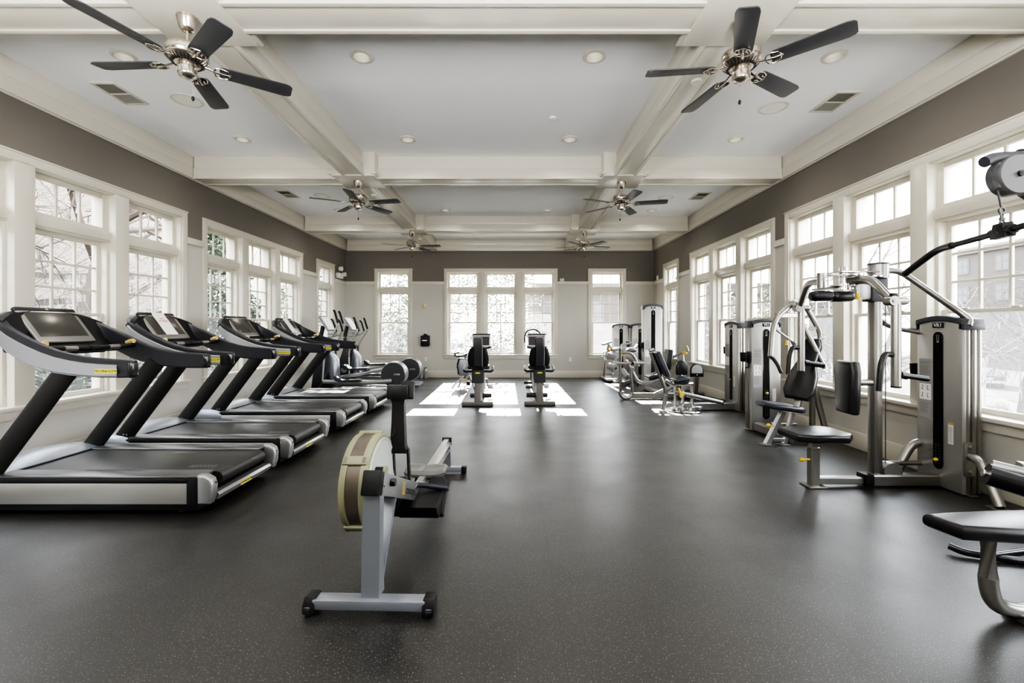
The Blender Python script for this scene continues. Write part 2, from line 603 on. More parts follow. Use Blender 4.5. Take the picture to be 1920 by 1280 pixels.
for j, y in enumerate(BY[1:]):
    for i, x in enumerate(BX):
        m = MB()
        m.bb((x - .30, y - .29, ZB - .014), (x + .30, y + .29, ZC), .006)
        m.bb((x - .33, y - .32, ZB + .005), (x - .26, y + .32, ZB + .03), .004)
        m.bb((x + .26, y - .32, ZB + .005), (x + .33, y + .32, ZB + .03), .004)
        trim(m, 'beam', 'square white block where the %s long beam meets the %s cross beam' % (('left', 'right')[i], ('nearest', 'middle', 'farthest')[j]))

# chair rail and baseboards broken by the windows
def runs(groups, a, b, pad=.09):
    out, x = [], a
    for c, n in sorted(groups):
        out.append((x, c - gw(n) / 2 - pad))
        x = c + gw(n) / 2 + pad
    out.append((x, b))
    return [q for q in out if q[1] - q[0] > .02]
m = MB()
for a, b in runs(L_GROUPS, YF, YB): m.bb((XL, a, ZRAIL - .045), (XL + .03, b, ZRAIL + .045), .004)
trim(m, 'trim', 'white rail strip between the windows of the left wall')
m = MB()
for a, b in runs(R_GROUPS, YF, YB): m.bb((XR - .03, a, ZRAIL - .045), (XR, b, ZRAIL + .045), .004)
trim(m, 'trim', 'white rail strip between the windows of the right wall')
m = MB()
for a, b in runs(B_GROUPS, XL, XR): m.bb((a, YB - .03, ZRAIL - .045), (b, YB, ZRAIL + .045), .004)
trim(m, 'trim', 'white rail strip between the windows of the far wall')
def base(name, p0, p1, n, lab):
    m = MB()
    m.bb((p0[0], p0[1], 0), (p1[0] + n[0] * .02, p1[1] + n[1] * .02, .19), .005)
    struct(name, m, 'trim', lab, 'baseboard')
base('baseboard_left', (XL, YF), (XL, YB), (1, 0), 'tall cream baseboard of the left wall')
base('baseboard_right', (XR, YF), (XR, YB), (-1, 0), 'tall cream baseboard of the right wall')
base('baseboard_back', (XL, YB), (XR, YB), (0, -1), 'tall cream baseboard of the far wall')

# ------------------------------------------------------------------ windows (local: x along wall, y outward, z up)
def grid_sash(z0, z1, y0, y1, nx, nz, st, bot=None, top=None, w=BW - .02, mu=.022):
    m = MB()
    bot, top = bot or st, top or st
    h = w / 2
    m.bb((-h, y0, z0), (-h + st, y1, z1), .003)
    m.bb((h - st, y0, z0), (h, y1, z1), .003)
    m.bb((-h + st, y0, z0), (h - st, y1, z0 + bot), .003)
    m.bb((-h + st, y0, z1 - top), (h - st, y1, z1), .003)
    ym = (y0 + y1) / 2
    for i in range(1, nx):
        x = -h + st + (w - 2 * st) * i / nx
        m.bb((x - mu / 2, ym - .012, z0 + bot), (x + mu / 2, ym + .012, z1 - top), .002)
    for i in range(1, nz):
        z = z0 + bot + (z1 - top - z0 - bot) * i / nz
        m.bb((-h + st, ym - .0125, z - mu / 2), (h - st, ym + .0125, z + mu / 2), .002)
    return m
def quad(x0, x1, y, z0, z1):
    m = MB()
    m.add([(x0, y, z0), (x1, y, z0), (x1, y, z1), (x0, y, z1)], [(0, 1, 2, 3)])
    return m
def make_window(n):
    root = thing('window_proto', '', 'window', kind='structure')
    W = gw(n)
    h = W / 2
    c = MB()
    c.bb((-h - .09, -.022, Z0 - .01), (-h, .003, Z1 + .088), .003)
    c.bb((h, -.022, Z0 - .01), (h + .09, .003, Z1 + .088), .003)
    c.bb((-h, -.022, Z1), (h, .003, Z1 + .088), .003)
    c.bb((-h - .1, -.03, Z1 + .08), (h + .1, .0, Z1 + .098), .003)
    for x in ([-(BW + MU) / 2, (BW + MU) / 2] if n == 3 else []):
        c.bb((x - MU / 2, -.022, Z0 - .01), (x + MU / 2, WT - .005, Z1 + .01), .003)
    for s in (-1, 1):
        c.bb((s * h, 0, Z0), (s * (h - .012), WT - .005, Z1), 0)
    c.bb((-h, 0, Z1 - .012), (h, WT - .005, Z1), 0)
    obj('casing', c, 'trim', root)
    st = MB()
    st.bb((-h - .11, -.06, Z0 - .03), (h + .11, WT + .02, Z0 + .006), .004)
    st.bb((-h - .09, -.022, Z0 - .115), (h + .09, 0, Z0 - .03), .004)
    obj('window_sill', st, 'trim', root)
    for k in range(n):
        x = (k - (n - 1) / 2) * (BW + MU)
        X = T(x, 0, 0)
        def sash(nm, mb, y, z0, z1, st):
            mb.v = [X @ v for v in mb.v]
            o = obj(nm, mb, 'trim', root)
            g = quad(-BW / 2 + st + .01, BW / 2 - st - .01, y, z0, z1)
            g.v = [X @ v for v in g.v]
            obj('pane', g, 'glass', o)
            return o
        sash('transom_sash', grid_sash(2.475, 2.912, .08, .125, 3, 1, .05), .104, 2.52, 2.865, .05)
        tb = MB(X)
        tb.bb((-BW / 2 - .003, .035, 2.385), (BW / 2 + .003, WT - .03, 2.477), .003)
        for s in (-1, 1):
            tb.bb((s * (BW / 2 + .003), .075, 2.47), (s * (BW / 2 - .02), .20, Z1), .002)
        tb.bb((-BW / 2 - .003, .055, 2.36), (BW / 2 + .003, WT - .03, 2.388), .003)
        for s in (-1, 1):
            tb.bb((s * (BW / 2 + .003), .06, Z0), (s * (BW / 2 - .03), .20, 2.37), .002)
        obj('transom_bar', tb, 'trim', root)
        sash('upper_sash', grid_sash(1.505, 2.365, .135, .17, 3, 3, .05, bot=.03, w=BW - .05), .153, 1.53, 2.32, .06)
        lo = sash('lower_sash', grid_sash(Z0, 1.54, .095, .13, 1, 1, .05, bot=.055, top=.032, w=BW - .05), .113, Z0 + .055, 1.51, .06)
        sl = MB(X)
        for s in (-1, 1):
            sl.box((s * .2, .10, 1.545), (.06, .02, .018), .004)
        obj('sash_lock', sl, 'trim', lo)
        sc = quad(-BW / 2 + .05, BW / 2 - .05, .19, Z0 + .01, 1.51)
        sc.v = [X @ v for v in sc.v]
        obj('insect_screen', sc, 'insect_screen', root)
    return root
W3, W1 = make_window(3), make_window(1)
used = {}
wn = 0
def put_window(c, n, side, lab):
    global wn
    wn += 1
    src = W3 if n == 3 else W1
    o = copy_tree(src) if used.get(n) else src
    used[n] = 1
    o.name = 'window_%d' % wn
    o.location, o.rotation_euler = {'L': ((XL, c, 0), (0, 0, PI / 2)), 'R': ((XR, c, 0), (0, 0, -PI / 2)), 'B': ((c, YB, 0), (0, 0, 0))}[side]
    tag(o, lab, 'window', kind='structure')
nm3 = ['triple window beside the camera', 'nearest triple window', 'farther triple window']
for i, (c, n) in enumerate(L_GROUPS): put_window(c, n, 'L', (nm3[i] + ' of the left wall' + (' behind the first treadmills' if i == 1 else '')) if n == 3 else 'narrow single window at the far end of the left wall')
for i, (c, n) in enumerate(R_GROUPS): put_window(c, n, 'R', (nm3[i] + ' of the right wall' + (' looking on the street' if i == 1 else '')) if n == 3 else 'narrow single window at the far end of the right wall')
for i, (c, n) in enumerate(B_GROUPS): put_window(c, n, 'B', ['single window of the far wall above the round drums', 'wide triple window in the middle of the far wall', 'single window of the far wall showing the brick house'][i])

# ------------------------------------------------------------------ ceiling fittings
def make_light():
    r = thing('recessed_light', '', 'light', group='recessed ceiling lights')
    m = MB(); m.ring([(.070, .002), (.070, -.012), (.082, -.016), (.102, -.008), (.104, 0), (.104, .002)])
    obj('trim_ring', m, 'trim', r)
    m = MB(); m.ring([(.0685, .0), (.0685, .09), (.05, .12), (.052, .125), (.0698, .1), (.0698, .0)])
    obj('reflector', m, 'can_inside', r)
    m = MB(); m.lathe([(0.001, .035), (.025, .038), (.036, .05), (.038, .06), (.03, .09), (.02, .12), (.001, .13)], n=20)
    obj('bulb', m, 'bulb', r)
    return r
proto = make_light()
rowl = ['nearest row', 'second row', 'far row']
coll = ['over the left aisle', 'in the left half of the middle bay', 'in the right half of the middle bay', 'over the right aisle']
for i, (x, y) in enumerate(LIGHTS):
    o = proto if i == 0 else copy_tree(proto)
    o.location = (x, y, ZC)
    o['label'] = 'round recessed light %s, %s' % (coll[i % 4], rowl[i // 4])

def make_vent():
    r = thing('ceiling_vent', '', 'vent', group='ceiling air vents')
    m = MB()
    for a, b in (((-.13, -.22), (.13, -.19)), ((-.13, .19), (.13, .22)), ((-.13, -.19), (-.10, .19)), ((.10, -.19), (.13, .19)), ((-.1, -.006), (.1, .006))):
        m.bb((a[0], a[1], -.012), (b[0], b[1], 0), .002)
    obj('vent_frame', m, 'trim', r)
    m = MB(); m.bb((-.1, -.19, -.004), (.1, -.005, 0)); m.bb((-.1, .005, -.004), (.1, .19, 0), 0, 1)
    obj('vent_backing', m, ['vent_mid', 'vent_dark'], r)
    m = MB()
    for k in range(17):
        y = -.18 + k * .0225
        m.box((0, y, -.006), (.2, .012, .002), Mx=rotx(.6 if y < 0 else -.5))
    obj('louvre', m, 'vent_mid', r)
    return r
proto = make_vent()
for i, (x, y, l) in enumerate([(-4.13, 4.66, 'white slotted ceiling vent near the left wall, closest to the camera'), (3.51, 4.83, 'white slotted ceiling vent near the right wall, closest to the camera'), (-4.14, 8.15, 'white slotted ceiling vent near the left wall beyond the middle beam'), (3.5, 8.27, 'white slotted ceiling vent near the right wall beyond the middle beam')]):
    o = proto if i == 0 else copy_tree(proto)
    o.location = (x, y, ZC)
    o['label'] = l
def make_speaker():
    r = thing('ceiling_speaker', '', 'speaker', group='flat round ceiling speakers')
    m = MB(); m.ring([(.125, 0), (.125, -.008), (.15, -.006), (.155, 0)])
    obj('rim', m, 'trim', r)
    m = MB(); m.lathe([(.0001, -.007), (.126, -.005), (.126, 0)], n=28)
    obj('grille', m, 'white_plastic', r)
    return r
proto = make_speaker()
for i, (x, y, l) in enumerate([(-3.53, 4.8, 'flat round speaker in the ceiling under the left fan'), (2.92, 4.96, 'flat round speaker in the ceiling under the right fan'), (-3.55, 8.27, 'flat round speaker in the ceiling of the left bay beyond the middle beam'), (2.9, 8.37, 'flat round speaker in the ceiling of the right bay beyond the middle beam')]):
    o = proto if i == 0 else copy_tree(proto)
    o.location = (x, y, ZC)
    o['label'] = l
for x, y, z, l in [(1.60, 3.85, ZB - .0, 'small white sprinkler cover under the right long beam by the nearest fan'), (-2.235, 7.14, ZB, 'small white sprinkler cover under the left long beam beyond the middle fan'), (1.58, 10.67, ZB, 'small sprinkler cover under the right long beam by the far wall'), (-2.22, 10.6, ZB, 'small sprinkler cover under the left long beam by the far wall'), (.47, 5.2, ZC, 'flat white sprinkler cover in the middle of the central bay')]:
    m = MB(); m.lathe([(.0001, -.02), (.04, -.019), (.046, -.012), (.046, 0)], n=20)
    o = obj('ceiling_sprinkler', m, 'white_plastic'); o.location = (x, y, z)
    tag(o, l, 'sprinkler', 'ceiling sprinkler covers')

# ------------------------------------------------------------------ ceiling fans
def make_fan():
    r = thing('ceiling_fan', '', 'ceiling fan', group='five-blade ceiling fans')
    m = MB(); m.lathe([(.066, 0), (.066, -.012), (.062, -.02), (.05, -.075), (.034, -.095), (.016, -.1), (.0001, -.1)], n=28)
    obj('canopy', m, 'nickel', r)
    m = MB(); m.cyl((0, 0, -.09), (0, 0, -.20), .012)
    m.lathe([(.0001, -.175), (.022, -.18), (.026, -.2), (.026, -.21)], n=16)
    obj('downrod', m, 'nickel', r)
    m = MB()
    m.lathe([(.0001, -.203), (.06, -.204), (.118, -.212), (.125, -.222), (.125, -.262), (.121, -.268), (.118, -.275), (.128, -.282), (.128, -.288), (.10, -.312), (.07, -.325), (.0001, -.325)], n=32)
    mh = obj('motor_housing', m, 'nickel', r)
    m = MB()
    for k in range(30):
        a = 2 * PI * k / 30
        m.box((.098 * cos(a), .098 * sin(a), -.3105), (.046, .006, .006), Mx=rotz(a) @ roty(-.72))
    obj('cooling_slot', m, 'black', mh)
    m = MB(); m.lathe([(.0001, -.32), (.05, -.322), (.05, -.345), (.058, -.35), (.058, -.39), (.05, -.405), (.03, -.415), (.0001, -.417)], n=24)
    obj('switch_cup', m, 'nickel', r)
    m = MB(); m.cyl((.03, .03, -.41), (.03, .03, -.52), .0018, 6)
    pc = obj('pull_chain', m, 'nickel', r)
    m = MB(); m.ball((.03, .03, -.535), (.010, .010, .018))
    obj('pull_knob', m, 'black', pc)
    bl, ir = None, None
    for k in range(5):
        if k == 0:
            m = MB(T(0, 0, -.318) @ rotx(R(-11)))
            pts = []
            for u, w in ((.185, .048), (.21, .058), (.60, .069), (.635, .060), (.648, .045)):
                pts.append((u, w))
            poly = pts + [(u, -w) for u, w in pts[::-1]]
            m.prism(poly, -.004, .004, 'xy', .002)
            bl = obj('blade', m, 'blade', r)
            m = MB(T(0, 0, -.318) @ rotx(R(-11)))
            m.tube([(.085, .0, .012), (.13, 0, .0), (.165, 0, -.008), (.2, 0, -.009)], .011, 8, ry=.006)
            for s in (-1, 1):
                m.tube([(.15, 0, -.006), (.165, s * .04, -.008), (.195, s * .052, -.009), (.235, s * .04, -.009), (.24, s * .025, -.009), (.215, s * .02, -.009), (.20, s * .03, -.009)], .0055, 7, ry=.004)
            m.tube([(.24, -.025, -.009), (.255, 0, -.009), (.24, .025, -.009)], .0055, 7, ry=.004)
            m.tube([(.2, 0, -.009), (.252, 0, -.009)], .006, 7, ry=.004)
            ir = obj('blade_iron', m, 'nickel', bl)
        else:
            b2 = bl.copy(); COL.objects.link(b2); b2.parent = r
            i2 = ir.copy(); COL.objects.link(i2); i2.parent = b2
            b2.rotation_euler = (0, 0, 2 * PI * k / 5)
    return r
proto = make_fan()
FANS = [(-2.24, 3.05, 33.7, 'ceiling fan hanging from the left beam, nearest to the camera'), (1.60, 3.10, 30, 'ceiling fan hanging from the right beam, nearest to the camera'), (-2.25, 6.45, 61, 'ceiling fan under the left beam at the middle cross beam'), (1.60, 6.5, 60, 'ceiling fan under the right beam at the middle cross beam'), (-2.235, 9.85, 66, 'farthest ceiling fan under the left beam'), (1.58, 9.85, 18, 'farthest ceiling fan under the right beam')]
for i, (x, y, a, l) in enumerate(FANS):
    o = proto if i == 0 else copy_tree(proto)
    o.location = (x, y, ZB - .013)
    o.rotation_euler = (0, 0, R(a))
    o['label'] = l

# ------------------------------------------------------------------ small things on the walls
r = thing('wall_dispenser', 'black wipes dispenser hung on the far wall beside the left window', 'dispenser', (-2.41, YB, 1.02))
m = MB(); m.box((0, -.06, 0), (.24, .12, .30), .02); m.prism([(-.06, .15), (.06, .15), (.02, .20), (-.02, .20)], -.09, -.02, 'xz', .005)
obj('case', m, 'black', r)
m = MB(); m.box((-.01, -.122, .01), (.13, .004, .03), .001)
obj('name_strip', m, 'white_ink', r)
m = MB(); m.box((.01, -.05, .22), (.03, .02, .06), .005)
obj('paper_tuft', m, 'paper', r)
r = thing('wall_alarm', 'yellowed fire alarm strobe high on the far wall', 'alarm', (-2.43, YB, 1.99))
m = MB(); m.box((0, -.02, 0), (.11, .04, .14), .008)
obj('alarm_plate', m, 'ivory', r)
m = MB(); m.prism([(-.03, 0), (.03, 0), (0, .05)], -.055, -.04, 'xz', .003); m.box((-.03, -.042, .05), (.012, .006, .02)); m.box((.03, -.042, .05), (.012, .006, .02))
obj('strobe_lens', m, 'white_plastic', r)
for x, z, l in ((-2.42, .50, 'pale wall outlet under the black dispenser'), (1.60, .50, 'white wall outlet right of the triple window')):
    r = thing('wall_outlet', l, 'outlet', (x, YB, z), group='wall outlets')
    m = MB(); m.box((0, -.004, 0), (.075, .008, .12), .003); obj('cover_plate', m, 'white_plastic', r)
    m = MB()
    for s in (-1, 1):
        m.box((0, -.009, s * .025), (.034, .004, .03), .001)
    obj('socket', m, 'paper', r)
r = thing('thermostat', 'small white sensor box on the rail above the far wall', 'sensor', (1.37, YB - .03, ZRAIL + .085))
m = MB(); m.box((0, .01, 0), (.11, .04, .075), .006); obj('sensor_case', m, 'white_plastic', r)
m = MB(); m.box((0, -.012, 0), (.05, .004, .03), .001); obj('sensor_window', m, 'grey_plastic', r)
m = MB(); m.box((0, 0, 0), (.04, .07, .12), .006); o = obj('motion_sensor', m, 'white_plastic'); o.location = (XR - .02, 11.95, ZRAIL + .105)
tag(o, 'slim white sensor on the right wall by the far corner', 'sensor')
r = thing('emergency_light', 'white twin-head emergency light on the left wall by the far corner', 'emergency light', (XL, 11.75, 2.72))
m = MB(); m.box((.05, 0, .04), (.1, .30, .14), .02); obj('battery_case', m, 'white_plastic', r)
for s in (-1, 1):
    m = MB(); m.lathe([(.0001, -.05), (.05, -.045), (.06, .03), (.05, .045), (.0001, .045)], axis='x', n=16); m.v = [v + Vector((.13, s * .12, .15 - .06 * s)) for v in m.v]
    obj('lamp_head', m, 'white_plastic', r)
for x, l in ((-2.50, 'left one of two steel canisters standing at the foot of the far wall'), (-2.39, 'right one of two steel canisters standing at the foot of the far wall')):
    r = thing('steel_canister', l, 'canister', (x, 12.17, 0), group='steel canisters at the far wall')
    m = MB(); m.lathe([(.0001, 0), (.045, 0), (.045, .26), (.04, .27), (.0001, .27)], n=20); obj('body', m, 'silver', r)
    m = MB(); m.lathe([(.0001, .27), (.03, .27), (.03, .29), (.0001, .295)], n=16); obj('lid', m, 'black', r)
    m = MB(); m.ring([(.0455, .06), (.0462, .06), (.0462, .2), (.0455, .2)], n=20); obj('sleeve', m, 'grey_plastic', r)
# ================================================================== TREADMILLS (local: +x rear, y sideways, near side = -y)
RAIL_PATH = [(.485, .43, 1.005, 1.13), (.40, .435, 1.003, 1.138), (.28, .44, 1.004, 1.146), (.17, .445, 1.011, 1.157), (.06, .45, 1.022, 1.178), (-.04, .455, 1.038, 1.205), (-.14, .458, 1.066, 1.243), (-.23, .458, 1.10, 1.285), (-.32, .455, 1.145, 1.328), (-.40, .447, 1.19, 1.368), (-.48, .428, 1.245, 1.41), (-.55, .395, 1.30, 1.447), (-.61, .34, 1.345, 1.474), (-.655, .26, 1.375, 1.493), (-.685, .16, 1.395, 1.508), (-.70, .06, 1.40, 1.515)]
RAIL_PATH = [(x - .03, y, a, b) for x, y, a, b in RAIL_PATH]
RAIL_PATH = RAIL_PATH + [(x, -y, a, b) for x, y, a, b in RAIL_PATH[::-1]]
def rail_sections(inset, f0, f1, th, lean=.0):
    secs = []
    n = len(RAIL_PATH)
    for i, (x, y, a, b) in enumerate(RAIL_PATH):
        p, q = RAIL_PATH[max(i - 1, 0)], RAIL_PATH[min(i + 1, n - 1)]
        t = Vector((q[0] - p[0], q[1] - p[1], 0)).normalized()
        nr = Vector((-t.y, t.x, 0))       # inward? decided below
        if nr.dot(Vector((-.1 - x, -y, 0))) < 0:
            nr = -nr
        z0, z1 = a + (b - a) * f0, a + (b - a) * f1
        o = Vector((x, y, 0)) + nr * inset
        i_ = o + nr * th
        r = min(.012, (z1 - z0) * .3)
        secs.append([(o.x, o.y, z0 + r), (o.x, o.y, z1 - r), (*(o + nr * r).xy, z1), (*(i_ - nr * r).xy, z1), (i_.x, i_.y, z1 - r), (i_.x, i_.y, z0 + r), (*(i_ - nr * r).xy, z0), (*(o + nr * r).xy, z0)])
    return secs
def logo_plate(mb, body, w, h, Mx, m_bg, m_ink, size):
    mb.box((0, 0, 0), (w, h, .0015), 0, m_bg, Mx=None) if Mx is None else mb.add([Mx @ Vector(p) for p in [(-w/2, -h/2, 0), (w/2, -h/2, 0), (w/2, h/2, 0), (-w/2, h/2, 0)]], [(0, 1, 2, 3)], m_bg)
    mb.text(body, size, (Mx or Matrix.Identity(4)) @ T(0, 0, .001), m_ink)

def make_treadmill():
    r = thing('treadmill', '', 'treadmill', group='treadmills along the left wall')
    m = MB()
    m.bb((-.98, -.44, .03), (.97, .44, .09), .01)
    m.bb((-1.0, -.42, .06), (.96, .42, .235), .01)
    bf = obj('base_frame', m, 'black', r)
    for x in (-.85, .80):
        for y in (-.36, .36):
            m = MB(); m.lathe([(.0001, 0), (.025, 0), (.025, .02), (.012, .025), (.012, .04), (.0001, .04)], (x, y, 0), n=12)
            obj('levelling_foot', m, 'rubber_grey', bf)
    for s in (-1, 1):
        m = MB(); m.prism([(-1.02, .085), (.965, .085), (.965, .238), (-.62, .238), (-1.02, .16)], s * .415, s * .462, 'xz', .008)
        obj('side_skirt', m, 'silver_face', r)
        m = MB(); m.bb((-.55, s * .29, .232), (.985, s * .458, .272), .01)
        dk = obj('side_rail', m, 'black', r)
        m = MB(); m.bb((-.53, s * .295, .268), (.99, s * .452, .29), .009)
        obj('foot_strip', m, 'rail_dark', dk)
        m = MB(); m.prism([(.90, .085), (.985, .085), (.985, .275), (.95, .284), (.90, .238)], s * .413, s * .464, 'xz', .006)
        obj('corner_joint', m, 'black', r)
        # rear end bracket
        m = MB(); m.prism([(.975, .085), (1.065, .085), (1.085, .15), (1.09, .22), (1.075, .268), (1.03, .296), (.975, .297)], s * .39, s * .466, 'xz', .018, seg=3)
        eb = obj('end_bracket', m, 'silver_light', r)
        m = MB(); m.cyl((1.083, s * .42, .235), (1.092, s * .42, .235), .006, 8)
        obj('screw', m, 'black', eb)
    m = MB(); m.prism([(1.0, .085), (1.06, .085), (1.074, .12), (1.06, .14), (1.0, .14)], -.36, .36, 'xz', .006)
    rp = obj('rear_plate', m, 'silver_light', r)
    m = MB()
    logo_plate(m, 'TECHNOGYM', .15, .032, T(1.072, -.02, .113) @ rotz(PI / 2) @ rotx(PI / 2 - .0), 0, 1, .024)
    obj('logo_plate', m, ['yellow_logo', 'ink'], rp)
    m = MB()
    m.bb((-.55, -.292, .20), (1.0, .292, .276), .004)
    m.cyl((1.005, -.292, .225), (1.005, .292, .225), .050, 20)
    bl = obj('running_belt', m, 'belt', r)
    for x, y in ((.30, .22), (.72, -.17)):
        m = MB()
        for k in range(7):
            m.bb((x + k * .03, y - .03, .2755), (x + k * .03 + .014, y + .03, .2768))
        obj('belt_print', m, 'rail_dark', bl)
    # front hood
    m = MB()
    secs = []
    for y, dz, dx in ((-.465, -.05, .03), (-.44, -.012, .01), (-.38, 0, 0), (-.2, .018, -.02), (0, .024, -.03), (.2, .018, -.02), (.38, 0, 0), (.44, -.012, .01), (.465, -.05, .03)):
        secs.append([(-.515, y, .20), (-.515, y, .286 + min(dz, 0)), (-.60, y, .312 + dz), (-.75, y, .325 + dz), (-.90, y, .305 + dz), (-1.02 + dx, y, .25 + dz), (-1.08 + dx, y, .16), (-1.075 + dx, y, .09), (-.515, y, .09)])
    m.loft(secs)
    hd = obj('front_hood', m, 'blue_silver', r)
    m = MB(); m.bb((-.535, -.45, .27), (-.505, .45, .289), .006)
    obj('hood_seam', m, 'black', hd)
    m = MB(); m.prism([(-.95, .05), (-1.16, .05), (-1.15, .11), (-1.02, .17), (-.95, .17)], -.43, .43, 'xz', .012)
    obj('front_bumper', m, 'shell_dark', r)
    for s in (-1, 1):
        m = MB()
        a, b = Vector((-.70, s * .405, .16)), Vector((-.02, s * .41, 1.06))
        m.tube([a, b], .076, ry=.034, up=(0, 1, 0), rect=True) if False else m.tube([a, b], .034, 16, ry=.082, up=(-.81, 0, .59))
        up = obj('upright', m, 'post_black', r)
        m = MB()
        d = (b - a).normalized()
        c = a + d * .18
        for k in range(2):
            m.box(tuple(c + Vector((.01 + .03 * k, s * .035 if s > 0 else -.036, .01))), (.012, .006, .018), .002)
        obj('bolt_cover', m, 'silver_light', up)
    # console: U-shaped rail shell with a silver outer band
    m = MB(); m.loft(rail_sections(0, 0, 1, .062))
    sh = obj('console_shell', m, 'shell_dark', r)
    m = MB(); m.loft(rail_sections(-.008, .03, .75, .02)[1:-1])
    band = obj('outer_band', m, 'band_silver', sh)
    for s in (-1, 1):
        m = MB(); m.box((.452, s * .398, 1.067), (.06, .068, .127), .022, seg=3)
        obj('rail_end_cap', m, 'black_gloss', sh)
        m = MB()
        Mx = T(.30, s * .4505, 1.055) @ (Matrix.Identity(4) if s < 0 else rotz(PI)) @ rotx(PI / 2) @ Matrix.Rotation(R(0), 4, 'Z')
        logo_plate(m, 'TECHNOGYM', .165, .036, Mx, 0, 1, .026)
        obj('side_logo', m, ['yellow_logo', 'ink'], band)
    m = MB()
    secs = []
    for y in (-.40, -.36, -.28, -.1, .1, .28, .36, .40):
        k = abs(y) / .40
        dz = -.10 * k ** 3
        dx = .09 * k ** 3
        secs.append([(-.69 + dx, y, 1.50 + dz), (-.64 + dx, y, 1.528 + dz * .9), (-.60 + dx, y, 1.515 + dz * .9), (-.47, y, 1.29), (-.40, y, 1.22), (-.36, y, 1.165), (-.50, y, 1.19), (-.66 + dx, y, 1.40 + dz * .5)])
    m.loft(secs)
    dash = obj('dashboard', m, 'black', r)
    Mx = T(-.527, 0, 1.385) @ roty(-R(90 - 53.5) - 0) if False else T(-.522, 0, 1.388) @ roty(R(53))
    m = MB(Mx); m.box((0, 0, 0), (.345, .475, .03), .012, seg=3)
    ds = obj('display', m, 'silver_light', r)
    m = MB(Mx); m.box((-.005, 0, .0152), (.245, .40, .002), .001)
    obj('screen', m, 'screen', ds)
    m = MB(Mx); m.box((-.158, 0, .0), (.044, .482, .037), .012); m.ball((-.158, 0, .0185), (.006, .012, .003), 1)
    obj('top_strip', m, ['shell_dark', 'yellow_logo'], ds)
    m = MB()
    m.tube([(-.22, -.41, 1.215), (-.215, 0, 1.205), (-.22, .41, 1.215)], .019, 12)
    m.cyl((-.215, -.035, 1.205), (-.215, .035, 1.205), .024, 12)
    m.bb((-.40, -.12, 1.165), (-.22, .12, 1.19), .008)
    hb = obj('handlebar', m, 'black', r)
    for s in (-1, 1):
        m = MB(); m.cyl((-.2165, s * .14, 1.207), (-.218, s * .24, 1.2095), .0205, 12)
        obj('pulse_grip', m, 'silver', hb)
        m = MB(); m.cyl((-.25, s * .385, 1.245), (-.205, s * .38, 1.255), .021, 14); m.cyl((-.275, s * .385, 1.24), (-.25, s * .385, 1.245), .016, 12)
        obj('speed_knob', m, 'brass', r, 'brass coloured knob')
    m = MB(); m.box((-.31, -.0, 1.20), (.07, .09, .022), .005, Mx=roty(.3))
    obj('stop_key', m, 'red', r, 'red emergency stop key')
    return r
TREAD = make_treadmill()
TX = -3.275
TLAB = ['nearest treadmill of the row, closest to the camera with a bare dark screen', 'second treadmill of the row, with a paper notice over its screen', 'third treadmill of the row, with a bare screen', 'fourth treadmill of the row, farthest, with a paper sheet on its screen']
TY = [3.685, 4.83, 6.22, 7.53]
for i, y in enumerate(TY):
    o = TREAD if i == 0 else copy_tree(TREAD)
    o.location = (TX, y, 0)
    o['label'] = TLAB[i]
Mscr = T(-.522, 0, 1.388) @ roty(R(53))
def sheet(name, y, w, h, off, txt, lab):
    r = thing(name, lab, 'paper', (TX, TY[y], 0))
    m = MB(Mscr)
    n = 8
    vs, fs = [], []
    for i in range(n + 1):
        x = -h / 2 + h * i / n
        z = .0185 + .004 * abs(sin(i * .5)) + (.01 if i == 0 else 0)
        for yy in (-w / 2, w / 2):
            vs.append((x - .02, yy + off, z))
    for i in range(n):
        fs.append((2 * i, 2 * i + 1, 2 * i + 3, 2 * i + 2))
    m.add(vs, fs)
    sh = obj('sheet', m, 'paper', r)
    if txt:
        m = MB(Mscr)
        for k, (t, s) in enumerate(txt):
            m.text(t, s, T(-.085 + .03 * k, off, .026) @ rotz(PI / 2), 0)
        obj('printed_words', m, 'ink_red', sh)
sheet('paper_notice', 1, .17, .29, .0, [('OUT', .026), ('OF ORDER', .026)], 'white paper notice with red words lying over the second treadmill screen')
sheet('paper_notice', 3, .15, .30, .0, [], 'plain white paper sheet lying on the farthest treadmill screen')

